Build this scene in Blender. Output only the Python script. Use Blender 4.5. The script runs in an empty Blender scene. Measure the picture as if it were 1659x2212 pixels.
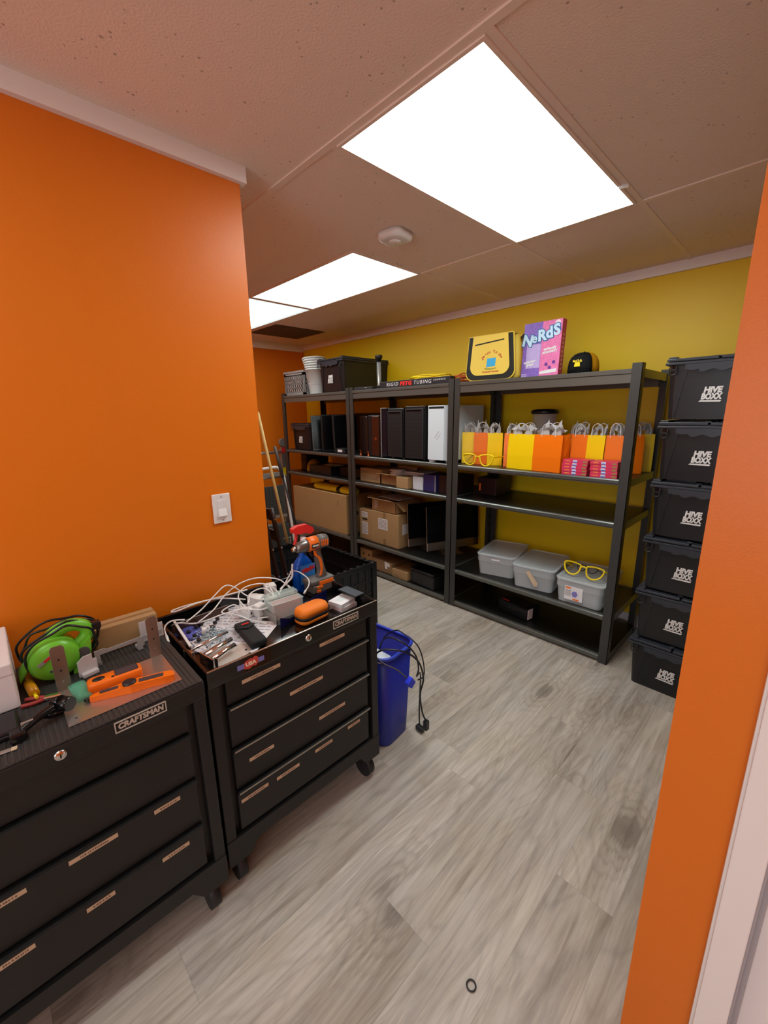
import bpy, bmesh, math, random
from mathutils import Vector, Matrix, Euler
random.seed(7)
SC = bpy.context.scene
COL = SC.collection
PI = math.pi
R = math.radians

# ------------------------------------------------------------------ camera
cd = bpy.data.cameras.new('camera'); cam = bpy.data.objects.new('camera', cd); COL.objects.link(cam)
cd.sensor_fit = 'HORIZONTAL'; cd.sensor_width = 36.0
cd.lens = 36.0 * 891.144 / 1659.0
cd.clip_start = 0.02
yw, pt, rl = R(46.022), R(-13.267), R(-0.797)
fwd = Vector((-math.sin(yw)*math.cos(pt), math.cos(yw)*math.cos(pt), math.sin(pt)))
rt = Vector((math.cos(yw), math.sin(yw), 0)); up = rt.cross(fwd)
r2 = rt*math.cos(rl) + up*math.sin(rl); u2 = -rt*math.sin(rl) + up*math.cos(rl)
M = Matrix((r2, u2, -fwd)).transposed().to_4x4(); M.translation = (0, 0, 1.573)
cam.matrix_world = M
SC.camera = cam

# ------------------------------------------------------------------ world, exposure
w = bpy.data.worlds.new('world'); SC.world = w; w.use_nodes = True
w.node_tree.nodes['Background'].inputs[0].default_value = (0.5, 0.5, 0.55, 1)
w.node_tree.nodes['Background'].inputs[1].default_value = 0.05
SC.view_settings.view_transform = 'Standard'; SC.view_settings.look = 'None'
SC.view_settings.gamma = 1.0; SC.view_settings.use_curve_mapping = False
SC.view_settings.exposure = 0.82
PANEL_1, PANEL_2, PANEL_3, PANEL_FILL = 7.0, 6.6, 6.0, 3.5    # emission of the ceiling panels; the last for two added unseen ones
FILL_LAMP_W = 32  # power of the added fill lamp behind the camera

# ------------------------------------------------------------------ materials
def lin(c):
    f = lambda v: v/12.92 if v <= 0.04045 else ((v+0.055)/1.055)**2.4
    return tuple(f(v/255.0) for v in c) + (1.0,)
MATS = {}
def mat(name, rgb=(200,200,200), rough=0.5, metal=0.0, emit=0.0, trans=0.0, alpha=1.0, spec=0.5, bump=0.0, bscale=200, var=0.0, vscale=6, coat=0.0, ior=1.45):
    if name in MATS: return MATS[name]
    m = bpy.data.materials.new(name); m.use_nodes = True
    nt = m.node_tree; b = nt.nodes['Principled BSDF']
    b.inputs['Base Color'].default_value = lin(rgb); b.inputs['Roughness'].default_value = rough
    b.inputs['Metallic'].default_value = metal; b.inputs['Transmission Weight'].default_value = trans
    b.inputs['Alpha'].default_value = alpha; b.inputs['Specular IOR Level'].default_value = spec
    b.inputs['Coat Weight'].default_value = coat; b.inputs['IOR'].default_value = ior
    if emit: b.inputs['Emission Color'].default_value = lin(rgb); b.inputs['Emission Strength'].default_value = emit
    if bump or var:
        tc = nt.nodes.new('ShaderNodeTexCoord')
    if bump:
        n = nt.nodes.new('ShaderNodeTexNoise'); n.inputs['Scale'].default_value = bscale; n.inputs['Detail'].default_value = 3
        nt.links.new(tc.outputs['Object'], n.inputs['Vector'])
        bp = nt.nodes.new('ShaderNodeBump'); bp.inputs['Strength'].default_value = bump; bp.inputs['Distance'].default_value = 0.002
        nt.links.new(n.outputs['Fac'], bp.inputs['Height']); nt.links.new(bp.outputs['Normal'], b.inputs['Normal'])
    if var:
        n = nt.nodes.new('ShaderNodeTexNoise'); n.inputs['Scale'].default_value = vscale; n.inputs['Detail'].default_value = 5
        nt.links.new(tc.outputs['Object'], n.inputs['Vector'])
        mx = nt.nodes.new('ShaderNodeMix'); mx.data_type = 'RGBA'
        c = lin(rgb)
        mx.inputs[6].default_value = tuple(v*(1-var) for v in c[:3]) + (1,)
        mx.inputs[7].default_value = tuple(min(1, v*(1+var)) for v in c[:3]) + (1,)
        nt.links.new(n.outputs['Fac'], mx.inputs[0]); nt.links.new(mx.outputs[2], b.inputs['Base Color'])
    MATS[name] = m
    return m

class NT:
    def __init__(s, m): s.nt = m.node_tree
    def n(s, t, **k):
        x = s.nt.nodes.new(t)
        for a, v in k.items(): setattr(x, a, v)
        return x
    def l(s, a, b): s.nt.links.new(a, b)
    def math(s, op, a, b=None, c=None):
        x = s.n('ShaderNodeMath', operation=op)
        for i, v in enumerate((a, b, c)):
            if v is None: continue
            if isinstance(v, (int, float)): x.inputs[i].default_value = v
            else: s.l(v, x.inputs[i])
        return x.outputs[0]
    def mix(s, f, a, b, bt='MIX'):
        x = s.n('ShaderNodeMix', data_type='RGBA', blend_type=bt)
        for i, v in ((0, f), (6, a), (7, b)):
            if isinstance(v, (int, float)): x.inputs[i].default_value = v
            elif isinstance(v, tuple): x.inputs[i].default_value = v
            else: s.l(v, x.inputs[i])
        return x.outputs[2]
    def ramp(s, f, *st):
        x = s.n('ShaderNodeValToRGB'); e = x.color_ramp.elements
        while len(e) < len(st): e.new(0.5)
        for i, (p, c) in enumerate(st): e[i].position = p; e[i].color = c
        s.l(f, x.inputs[0]); return x.outputs[0]

def g(v): return (v, v, v, 1)

def floor_material():
    m = mat('floor_oak_plank', (170,160,150), 0.42); t = NT(m); b = m.node_tree.nodes['Principled BSDF']
    tc = t.n('ShaderNodeTexCoord'); sp = t.n('ShaderNodeSeparateXYZ'); t.l(tc.outputs['Object'], sp.inputs[0])
    X, Y = sp.outputs[0], sp.outputs[1]
    W, L = 0.182, 1.22
    xs = t.math('DIVIDE', t.math('ADD', X, 10.04), W); ix = t.math('FLOOR', xs); fx = t.math('FRACT', xs)
    wn = t.n('ShaderNodeTexWhiteNoise', noise_dimensions='1D'); t.l(ix, wn.inputs['W'])
    ys = t.math('ADD', t.math('DIVIDE', Y, L), t.math('MULTIPLY', wn.outputs['Value'], 7.3)); iy = t.math('FLOOR', ys); fy = t.math('FRACT', ys)
    cb = t.n('ShaderNodeCombineXYZ'); t.l(ix, cb.inputs[0]); t.l(iy, cb.inputs[1])
    w2 = t.n('ShaderNodeTexWhiteNoise', noise_dimensions='3D'); t.l(cb.outputs[0], w2.inputs['Vector'])
    rnd = w2.outputs['Value']
    # per-plank grain space
    off = t.n('ShaderNodeVectorMath', operation='MULTIPLY_ADD'); t.l(w2.outputs['Color'], off.inputs[0]); off.inputs[1].default_value = (17, 31, 9); t.l(tc.outputs['Object'], off.inputs[2])
    def noise(sx, sy, detail, rough, dist=0.0, scale=1.0):
        mp = t.n('ShaderNodeMapping'); mp.inputs['Scale'].default_value = (sx, sy, 1); t.l(off.outputs[0], mp.inputs[0])
        n = t.n('ShaderNodeTexNoise'); n.inputs['Scale'].default_value = scale; n.inputs['Detail'].default_value = detail
        n.inputs['Roughness'].default_value = rough; n.inputs['Distortion'].default_value = dist
        t.l(mp.outputs[0], n.inputs['Vector']); return n.outputs['Fac']
    big = noise(9, 0.9, 6, 0.60, 1.1)
    med = noise(24, 1.5, 8, 0.60, 2.2)
    fine = noise(150, 8, 3, 0.65)
    mot = noise(3, 2.0, 8, 0.72, 0.3)
    # growth rings: contour lines of a stretched noise field
    rf = noise(5.0, 0.9, 2, 0.4, 0.4)
    rings = t.math('ABSOLUTE', t.math('SUBTRACT', t.math('FRACT', t.math('MULTIPLY', rf, 15.0)), 0.5))
    col = t.ramp(big, (0.28, lin((122,108,95))), (0.40, lin((166,152,137))), (0.53, lin((196,185,170))), (0.74, lin((226,218,204))))
    c2 = t.ramp(med, (0.28, lin((126,112,98))), (0.44, lin((178,165,150))), (0.58, lin((206,197,183))), (0.74, lin((230,223,211))))
    col = t.mix(0.50, col, c2)
    col = t.mix(0.14, col, t.ramp(fine, (0.35, g(0.24)), (0.65, g(0.66))), 'OVERLAY')
    col = t.mix(0.22, col, t.ramp(mot, (0.40, lin((152,138,120))), (0.60, lin((178,178,184)))), 'MIX')
    col = t.mix(t.math('MULTIPLY', t.ramp(rings, (0.0, g(1)), (0.20, g(0))), 0.20), col, lin((112,102,93)))
    # knots
    kp = t.n('ShaderNodeMapping'); kp.inputs['Scale'].default_value = (2.6, 1.25, 1); t.l(off.outputs[0], kp.inputs[0])
    vo = t.n('ShaderNodeTexVoronoi', feature='F1'); vo.inputs['Scale'].default_value = 1.0; t.l(kp.outputs[0], vo.inputs['Vector'])
    kn = t.math('ADD', vo.outputs['Distance'], t.math('MULTIPLY', t.math('SUBTRACT', med, 0.5), 0.16))
    col = t.mix(t.math('MULTIPLY', t.ramp(kn, (0.05, g(1)), (0.13, g(0))), 0.80), col, lin((92,86,82)))
    col = t.mix(t.math('MULTIPLY', t.ramp(kn, (0.08, g(1)), (0.30, g(0))), 0.40), col, lin((140,126,111)))
    kr = t.math('ABSOLUTE', t.math('SUBTRACT', t.math('FRACT', t.math('MULTIPLY', kn, 16.0)), 0.5))
    km = t.math('MULTIPLY', t.ramp(kr, (0.0, g(1)), (0.28, g(0))), t.ramp(kn, (0.10, g(1)), (0.42, g(0))))
    col = t.mix(t.math('MULTIPLY', km, 0.40), col, lin((118,106,95)))
    tone = t.ramp(rnd, (0.0, g(0.88)), (0.5, g(0.98)), (1.0, g(1.06)))
    col = t.mix(1.0, col, tone, 'MULTIPLY')
    # seams
    ex = t.math('MINIMUM', fx, t.math('SUBTRACT', 1.0, fx)); ey = t.math('MINIMUM', fy, t.math('SUBTRACT', 1.0, fy))
    se = t.math('MINIMUM', t.math('MULTIPLY', ex, W), t.math('MULTIPLY', ey, L))
    seam = t.math('LESS_THAN', se, 0.0009)
    col = t.mix(t.math('MULTIPLY', seam, 0.30), col, lin((95,88,80)))
    t.l(col, b.inputs['Base Color'])
    bp = t.n('ShaderNodeBump'); bp.inputs['Strength'].default_value = 0.12; bp.inputs['Distance'].default_value = 0.001
    t.l(fine, bp.inputs['Height']); t.l(bp.outputs['Normal'], b.inputs['Normal'])
    return m

def ceiling_material():
    m = mat('ceiling_tile_white', (238,220,208), 0.9, spec=0.2); t = NT(m); b = m.node_tree.nodes['Principled BSDF']
    tc = t.n('ShaderNodeTexCoord')
    n1 = t.n('ShaderNodeTexNoise'); n1.inputs['Scale'].default_value = 140; n1.inputs['Detail'].default_value = 4; t.l(tc.outputs['Object'], n1.inputs['Vector'])
    vo = t.n('ShaderNodeTexVoronoi'); vo.inputs['Scale'].default_value = 42; vo.inputs['Randomness'].default_value = 1; t.l(tc.outputs['Object'], vo.inputs['Vector'])
    n2 = t.n('ShaderNodeTexNoise'); n2.inputs['Scale'].default_value = 9; t.l(tc.outputs['Object'], n2.inputs['Vector'])
    th = t.math('MULTIPLY', t.math('MAXIMUM', t.math('SUBTRACT', n2.outputs['Fac'], 0.42), 0.0), 0.75)
    hole = t.math('LESS_THAN', vo.outputs['Distance'], th)
    col = t.mix(t.math('MULTIPLY', hole, 0.5), lin((238,220,208)), lin((120,100,90)))
    t.l(col, b.inputs['Base Color'])
    bp = t.n('ShaderNodeBump'); bp.inputs['Strength'].default_value = 0.5; bp.inputs['Distance'].default_value = 0.003
    t.l(n1.outputs['Fac'], bp.inputs['Height']); t.l(bp.outputs['Normal'], b.inputs['Normal'])
    return m

def panel_material(name, s, hx, hy, edge):
    # a fluorescent lens: brighter over the tubes, dimmer towards its frame
    m = bpy.data.materials.new(name); m.use_nodes = True; t = NT(m)
    nt = m.node_tree; nt.nodes.remove(nt.nodes['Principled BSDF'])
    tc = t.n('ShaderNodeTexCoord'); sp = t.n('ShaderNodeSeparateXYZ'); t.l(tc.outputs['Object'], sp.inputs[0])
    dx = t.math('SUBTRACT', 1.0, t.math('DIVIDE', t.math('ABSOLUTE', sp.outputs[0]), hx))
    dy = t.math('SUBTRACT', 1.0, t.math('DIVIDE', t.math('ABSOLUTE', sp.outputs[1]), hy))
    d = t.math('MINIMUM', t.math('MULTIPLY', dx, hx/min(hx, hy)), t.math('MULTIPLY', dy, hy/min(hx, hy)))
    f = t.ramp(d, (0.0, g(edge)), (0.22, g(edge*1.25)), (0.50, g(1.0)))
    e = t.n('ShaderNodeEmission'); e.inputs['Color'].default_value = (0.93, 1.0, 0.97, 1)
    t.l(t.math('MULTIPLY', f, s), e.inputs['Strength'])
    t.l(e.outputs[0], nt.nodes['Material Output'].inputs[0])
    return m

ORANGE = (222,116,20); YELLOW = (242,203,16)
M_or = mat('paint_orange', ORANGE, 0.38, bump=0.12, bscale=260)
M_ye = mat('paint_yellow', YELLOW, 0.45, bump=0.12, bscale=260)
M_trim = mat('trim_white', (240,234,232), 0.45)
M_blk = mat('black_powder_coat', (26,26,26), 0.42, bump=0.1, bscale=900)
M_gloss = mat('black_gloss_paint', (14,13,13), 0.16, coat=0.3)
M_gap = mat('black_recess', (6,6,6), 0.8)
M_mat = mat('ribbed_rubber_mat', (52,49,48), 0.55, bump=0.6, bscale=500)
M_chrome = mat('chrome', (215,215,215), 0.16, 1.0)
M_steel = mat('brushed_steel', (190,182,172), 0.3, 1.0)
M_galv = mat('dull_galvanised', (168,165,160), 0.5, 0.7)
M_tan = mat('label_tape_tan', (205,180,150), 0.6)
M_ink = mat('label_ink', (120,100,90), 0.6)
M_shelf = mat('shelf_steel_charcoal', (64,64,62), 0.38, 0.25, bump=0.1, bscale=900)
M_shelfedge = mat('shelf_beam_satin', (104,107,103), 0.30, 0.55)
M_deck = mat('shelf_deck_black', (22,21,20), 0.35)
M_plas = mat('black_plastic', (26,27,30), 0.28, bump=0.08, bscale=700)
M_rim_hilite = mat('black_plastic_rim_hilite', (48,52,60), 0.26)  # lighter than the tote body: highlights on rims and lids put into the colour
M_plas2 = mat('black_plastic_soft', (34,35,38), 0.5)
M_white = mat('white_plastic', (228,226,224), 0.35)
M_paper = mat('white_paper', (225,222,225), 0.7)
M_tissue = mat('white_tissue_paper', (228,224,222), 0.8, trans=0.0)
M_card = mat('cardboard', (168,134,92), 0.8, var=0.12, vscale=9)
M_card2 = mat('cardboard_dark', (142,112,78), 0.8, var=0.12, vscale=9)
M_tape = mat('packing_tape_brown', (140,108,70), 0.35)
M_orpl = mat('orange_plastic', (240,112,14), 0.42)
M_yepl = mat('yellow_plastic', (245,214,20), 0.35)
M_grpl = mat('green_plastic', (112,190,50), 0.3)
M_redpl = mat('red_plastic', (214,44,40), 0.3)
M_blue = mat('recycling_blue', (34,50,160), 0.38, bump=0.05, bscale=300)
M_wood = mat('pale_wood_pole', (205,172,108), 0.5)
M_brown = mat('brown_metal', (40,26,22), 0.4)
M_clear = mat('clear_polypropylene', (225,230,234), 0.30, alpha=0.34)
M_glass = mat('clear_acrylic', (225,232,238), 0.08, alpha=0.22)
M_grey = mat('grey_plastic', (150,145,143), 0.5)
M_dgrey = mat('dark_grey_plastic', (78,76,76), 0.45)
M_screen = mat('black_screen_glass', (6,6,8), 0.22, spec=0.25)
M_navy = mat('navy_translucent_plastic', (20,24,70), 0.15)
M_pinkp = mat('pale_pink_paper', (226,205,205), 0.7)

# ------------------------------------------------------------------ mesh helpers
class MB:
    def __init__(s): s.bm = bmesh.new(); s.mi = 0; s.smooth = False
    def _done(s, faces, M=None):
        if M is not None:
            vs = {v for f in faces for v in f.verts}
            bmesh.ops.transform(s.bm, matrix=M, verts=list(vs))
        for f in faces: f.material_index = s.mi; f.smooth = s.smooth
        return faces
    def box(s, x0, x1, y0, y1, z0, z1, bev=0.0, seg=2, M=None, taper=None):
        vs = []
        for z in (z0, z1):
            cx, cy = (x0+x1)/2, (y0+y1)/2
            k = 1.0 if (taper is None or z == z1) else taper
            for x, y in ((x0,y0),(x1,y0),(x1,y1),(x0,y1)):
                vs.append(s.bm.verts.new((cx+(x-cx)*k, cy+(y-cy)*k, z)))
        q = [(3,2,1,0),(4,5,6,7),(0,1,5,4),(1,2,6,5),(2,3,7,6),(3,0,4,7)]
        fs = [s.bm.faces.new([vs[i] for i in f]) for f in q]
        if bev > 0:
            es = list({e for f in fs for e in f.edges})
            r = bmesh.ops.bevel(s.bm, geom=es, offset=bev, segments=seg, profile=0.5, affect='EDGES')
            fs = [f for f in set(r['faces']) | {f for v in r['verts'] for f in v.link_faces}]
        return s._done(fs, M)
    def cbox(s, c, d, bev=0.0, M=None, seg=2):
        return s.box(c[0]-d[0]/2, c[0]+d[0]/2, c[1]-d[1]/2, c[1]+d[1]/2, c[2]-d[2]/2, c[2]+d[2]/2, bev, seg, M)
    def loft(s, rings, cap0=True, cap1=True, closed=False, M=None):
        rv = [[s.bm.verts.new(p) for p in r] for r in rings]; n = len(rv[0]); fs = []
        m = len(rv) if closed else len(rv)-1
        for i in range(m):
            a, b = rv[i], rv[(i+1) % len(rv)]
            for j in range(n):
                k = (j+1) % n
                try: fs.append(s.bm.faces.new((a[j], a[k], b[k], b[j])))
                except ValueError: pass
        if not closed:
            if cap0: fs.append(s.bm.faces.new(list(reversed(rv[0]))))
            if cap1: fs.append(s.bm.faces.new(rv[-1]))
        return s._done(fs, M)
    def prism(s, pts, d0, d1, axis='y', M=None):
        # pts (a,b) outline extruded along axis
        f = {'y': lambda a,b,d: (a,d,b), 'x': lambda a,b,d: (d,a,b), 'z': lambda a,b,d: (a,b,d)}[axis]
        fs = s.loft([[f(a,b,d0) for a,b in pts], [f(a,b,d1) for a,b in pts]])
        bmesh.ops.recalc_face_normals(s.bm, faces=fs)
        return s._done(fs, M)
    def lathe(s, prof, n=24, c=(0,0,0), M=None, sx=1, sy=1):
        rings = [[(c[0]+sx*r*math.cos(2*PI*j/n), c[1]+sy*r*math.sin(2*PI*j/n), c[2]+z) for j in range(n)] for r, z in prof]
        fs = s.loft(rings, prof[0][0] > 1e-6 or True, True)
        for f in fs: f.smooth = True
        if M is not None: s._done(fs, M); [setattr(f, 'smooth', True) for f in fs]
        return fs
    def cyl(s, a, b, r, n=16, r1=None):
        a, b = Vector(a), Vector(b); d = (b-a)
        q = d.to_track_quat('Z', 'Y').to_matrix().to_4x4(); q.translation = a
        r1 = r if r1 is None else r1
        rings = [[q @ Vector((rr*math.cos(2*PI*j/n), rr*math.sin(2*PI*j/n), z)) for j in range(n)] for rr, z in ((r, 0), (r1, d.length))]
        fs = s.loft(rings)
        for f in fs: f.smooth = len(f.verts) == 4
        return fs
    def tube(s, pts, r, n=8, closed=False, sub=6, flat=1.0):
        P = [Vector(p) for p in pts]
        if sub > 1 and len(P) > 2:
            Q = []; m = len(P)
            for i in range(m if closed else m-1):
                p0 = P[(i-1) % m] if (closed or i > 0) else P[0]; p1 = P[i]; p2 = P[(i+1) % m]
                p3 = P[(i+2) % m] if (closed or i+2 < m) else P[-1]
                for k in range(sub):
                    t = k/sub
                    Q.append(0.5*((2*p1)+(-p0+p2)*t+(2*p0-5*p1+4*p2-p3)*t*t+(-p0+3*p1-3*p2+p3)*t*t*t))
            if not closed: Q.append(P[-1])
            P = Q
        rings = []; nrm = None; N = len(P)
        for i in range(N):
            tdir = (P[(i+1) % N]-P[i-1]) if closed else (P[min(i+1, N-1)]-P[max(i-1, 0)])
            if tdir.length < 1e-9: tdir = Vector((0,0,1))
            tdir.normalize()
            if nrm is None:
                nrm = tdir.orthogonal().normalized()
            nrm = (nrm - tdir*nrm.dot(tdir))
            if nrm.length < 1e-6: nrm = tdir.orthogonal()
            nrm.normalize(); bn = tdir.cross(nrm)
            rings.append([P[i]+nrm*(r*math.cos(2*PI*j/n))+bn*(r*flat*math.sin(2*PI*j/n)) for j in range(n)])
        fs = s.loft(rings, closed=closed)
        for f in fs: f.smooth = True
        return fs
    def poly(s, pts):
        f = s.bm.faces.new([s.bm.verts.new(p) for p in pts]); return s._done([f])
    def build(s, name, mats, parent=None, loc=(0,0,0), rot=(0,0,0), smooth=None):
        me = bpy.data.meshes.new(name); s.bm.normal_update(); s.bm.to_mesh(me); s.bm.free()
        for m in (mats if isinstance(mats, (list, tuple)) else [mats]): me.materials.append(m)
        o = bpy.data.objects.new(name, me); COL.objects.link(o); o.parent = parent
        o.location = loc; o.rotation_euler = rot
        if smooth:
            for p in me.polygons: p.use_smooth = True
        return o

def rr(w, d, r, n=4, z=0.0, cx=0, cy=0):
    pts = []
    for sx, sy, a0 in ((1,-1,-90),(1,1,0),(-1,1,90),(-1,-1,180)):
        for k in range(n+1):
            a = R(a0+90*k/n)
            pts.append((cx+sx*(w/2-r)+r*math.cos(a), cy+sy*(d/2-r)+r*math.sin(a), z))
    return pts

def thing(name, label, cat, loc=(0,0,0), rz=0.0, group=None, rot=None):
    o = bpy.data.objects.new(name, None); COL.objects.link(o); o.empty_display_size = 0.05
    o.location = loc; o.rotation_euler = rot if rot else (0,0,rz)
    o['label'] = label; o['category'] = cat
    if group: o['group'] = group
    return o
def tag(o, label, cat, group=None):
    o['label'] = label; o['category'] = cat
    if group: o['group'] = group
    return o
def struct(o): o['kind'] = 'structure'; return o
def kids(o): return [c for c in COL.objects if c.parent == o]
def dup(o, loc=None, rz=None, label=None, group=None, parent=None, rot=None):
    c = o.copy(); COL.objects.link(c)
    if parent is not None: c.parent = parent
    for ch in kids(o): dup(ch, parent=c)
    if loc is not None: c.location = loc
    if rz is not None: c.rotation_euler = (0,0,rz)
    if rot is not None: c.rotation_euler = rot
    if label: c['label'] = label
    if group: c['group'] = group
    return c

def text(name, s, size, m, parent, loc, rot=(PI/2,0,0), width=None, shear=0.0, off=0.0, ext=0.0004, align='CENTER', sp=1.0):
    cu = bpy.data.curves.new(name, 'FONT'); cu.body = s; cu.size = size; cu.extrude = ext; cu.offset = off
    cu.shear = shear; cu.align_x = align; cu.align_y = 'CENTER'; cu.space_character = sp; cu.resolution_u = 3
    tmp = bpy.data.objects.new('tmp', cu); COL.objects.link(tmp)
    dg = bpy.context.evaluated_depsgraph_get(); me = bpy.data.meshes.new_from_object(tmp.evaluated_get(dg))
    bpy.data.objects.remove(tmp); bpy.data.curves.remove(cu)
    me.materials.clear(); me.materials.append(m); me.name = name
    if width:
        xs = [v.co.x for v in me.vertices]; k = width/(max(xs)-min(xs))
        for v in me.vertices: v.co.x *= k
    o = bpy.data.objects.new(name, me); COL.objects.link(o); o.parent = parent; o.location = loc; o.rotation_euler = rot
    return o
# ------------------------------------------------------------------ room shell
H = 2.472
XF, XR, YN, YW = -4.93, 1.7, -2.6, 3.309
XL, YC = -1.647, 0.862        # left partition face and its corner
def slab(name, x0, x1, y0, y1, z0, z1, m, parent=None):
    b = MB(); b.box(x0, x1, y0, y1, z0, z1); return b.build(name, m, parent)
struct(slab('floor', XF-.1, XR+.1, YN-.1, YW+.1, -.05, 0, floor_material()))
struct(slab('ceiling', XF-.1, XR+.1, YN-.1, YW+.1, H, H+.05, ceiling_material()))
struct(slab('wall_back', XF-.1, XR+.1, YW, YW+.1, 0, H, M_ye))
struct(slab('wall_far', XF-.1, XF, YC, YW, 0, H, M_or))
struct(slab('wall_left', XF, XL, YN, YC, 0, H, M_or))
M_wn = mat('paint_warm_white', (226,214,204), .6)
b = MB(); b.box(XL, -.95, YN-.1, YN, 0, H); b.box(1.25, XR, YN-.1, YN, 0, H); b.box(-.95, 1.25, YN-.1, YN, 0, .75); b.box(-.95, 1.25, YN-.1, YN, 2.15, H)
struct(b.build('wall_near', M_wn))
b = MB()
for a in ((-.95, 1.25, .75, .80), (-.95, 1.25, 2.10, 2.15), (-.95, -.90, .80, 2.10), (1.20, 1.25, .80, 2.10), (.125, .175, .80, 2.10)): b.box(a[0], a[1], YN-.08, YN-.01, a[2], a[3])
wf = struct(b.build('added_window_1', M_trim))  # unseen window, added behind the camera to go with the fill lamp
b = MB(); b.box(-.9, 1.2, YN-.05, YN-.045, .8, 2.1); b.build('pane', M_glass, wf)
la = bpy.data.lights.new('window_fill_lamp', 'AREA'); la.shape = 'RECTANGLE'; la.size = 2.1; la.size_y = 1.3  # area lamp added to brighten the room from behind the camera
la.energy = FILL_LAMP_W; la.color = (.86, .93, 1.0)
lo = bpy.data.objects.new('window_fill_lamp', la); COL.objects.link(lo); lo.location = (.15, YN-.12, 1.45); lo.rotation_euler = (PI/2, 0, 0)
struct(slab('wall_side', XR, XR+.1, YN, YW, 0, H, M_or))
# right-hand stub wall with the door opening in it
b = MB(); b.box(-.118, .062, .952, 1.072, 0, H); b.box(.062, .90, .952, 1.072, 2.06, H); b.box(.90, XR, .952, 1.072, 0, H)
struct(b.build('wall_right', M_or))
# crown strips and baseboards
M_gridm = mat('grid_white', (238,220,208), 0.5)
def strip(name, pts): 
    b = MB()
    for p in pts: b.box(*p)
    return struct(b.build(name, M_trim))
strip('trim_1', [(XL, XL+.022, YN, YC+.018, 2.418, H), (XL-.6, XL, YC, YC+.018, 2.418, H)])
strip('trim_2', [(XF, XR, YW-.022, YW, 2.412, H)])
strip('trim_3', [(XF, XF+.022, YC, YW-.022, 2.39, H)])
strip('baseboard_back', [(XF, XR, YW-.014, YW, 0, .092)])
strip('baseboard_far', [(XF, XF+.014, YC, YW-.014, 0, .092)])
b = MB()
gy = [1.03, 2.27]
for x in (-1.95, -1.30, -.695, -.085): b.box(x-.012, x+.012, 2.27 if x in (-1.95, -.085) else 1.03, YW-.02, H-.005, H)
for y in gy: b.box(XF if y > YC else XL, XR, y-.012, y+.012, H-.0055, H)
struct(b.build('trim_4', M_gridm))
# door with casing
b = MB()
for x0, x1 in ((.006, .062), (.90, .956)):
    b.box(x0, x1, .934, .952, 0, 2.12, .003); b.box(x0+.006 if x0 < .5 else x0, x1 if x0 < .5 else x1-.006, .926, .934, 0, 2.11, .002)
b.box(.062, .90, .934, .952, 2.06, 2.12, .003)
struct(b.build('trim_5', M_trim))
b = MB(); b.box(.062, .068, .952, 1.06, 0, 2.06); b.box(.894, .90, .952, 1.06, 0, 2.06); b.box(.068, .08, .985, 1.0, 0, 2.05, .003)
struct(b.build('trim_6', mat('jamb_shade_grey', (176,172,176), .5)))  # shadow of the door recess put into the jamb's grey
d = MB(); d.box(.07, .892, 1.0, 1.04, .01, 2.055, .003); dd = struct(d.build('door_1', M_trim))
b = MB(); b.cyl((.83, 1.0, 1.0), (.83, .965, 1.0), .012); b.cyl((.83, .965, 1.0), (.83, .94, 1.0), .027); b.build('door_handle', M_steel, dd)

# ------------------------------------------------------------------ ceiling lights
def ceiling_light(x0, x1, y0, y1, s, label, edge=.35):
    cx, cy, hx, hy = (x0+x1)/2, (y0+y1)/2, (x1-x0)/2, (y1-y0)/2
    t = thing('ceiling_light', label, 'ceiling light', (cx, cy, H-.006), group='fluorescent panels in the suspended ceiling')
    b = MB(); b.box(-hx, hx, -hy, hy, -.001, .001); b.build('diffuser', panel_material('panel_light_%d' % len(bpy.data.materials), s, hx, hy, edge), t)
    b = MB(); f = .012
    for a in ((-hx-f, hx+f, -hy-f, -hy), (-hx-f, hx+f, hy, hy+f), (-hx-f, -hx, -hy, hy), (hx, hx+f, -hy, hy)): b.box(*a, -.004, .004)
    b.build('frame', M_gridm, t)
    return t
ceiling_light(-1.278, -.720, 1.057, 2.248, PANEL_1, 'largest and nearest glowing white ceiling panel, above the toolboxes', .75)
ceiling_light(-3.175, -1.975, 1.69, 2.248, PANEL_2, 'middle glowing ceiling panel, behind the smoke detector', .11)
ceiling_light(-4.40, -3.215, 1.69, 2.248, PANEL_3, 'farthest ceiling panel, partly cut off by the orange wall', .085)
ceiling_light(.54, 1.12, -1.4, -.22, PANEL_FILL, 'unseen ceiling panel added for fill light behind the viewpoint', .6)  # out of view, added to brighten the room
ceiling_light(-1.28, -.71, -1.4, -.22, PANEL_FILL, 'unseen fill panel added above the near end of the left orange wall', .6)  # second out-of-view panel, added for fill light

t = thing('ceiling_vent', 'dark square vent panel in the ceiling beyond the farthest light', 'vent', (-4.22, 2.64, H-.004))
b = MB(); b.box(-.275, .275, -.30, .30, -.003, .003); b.build('panel', mat('vent_dark', (96,78,66), .8), t)
b = MB()
for k in range(12): b.box(-.26, .26, -.28+k*.0475, -.265+k*.0475, -.007, -.003)
b.build('louvre', mat('vent_dark', (96,78,66), .8), t)

t = thing('smoke_detector', 'white rounded square smoke detector on the ceiling', 'smoke detector', (-1.652, 1.70, H-.001), rz=R(8))
b = MB(); b.smooth = True
b.loft([rr(.150, .150, .04, 5, -.001), rr(.150, .150, .04, 5, -.02), rr(.140, .140, .04, 5, -.032), rr(.115, .115, .035, 5, -.038)][::-1]); b.build('cover', M_white, t)
b = MB(); b.lathe([(.03, -.042), (.032, -.038)], 20); b.build('sensor_grille', M_trim, t)
b = MB(); b.box(-.018, .018, -.003, .003, -.014, 0, .001)
tag(b.build('grid_clip', M_white, None, (-.70, 2.05, H-.005), (0,0,R(30))), 'tiny white clip on the ceiling grid at the corner of the largest panel', 'clip')

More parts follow.
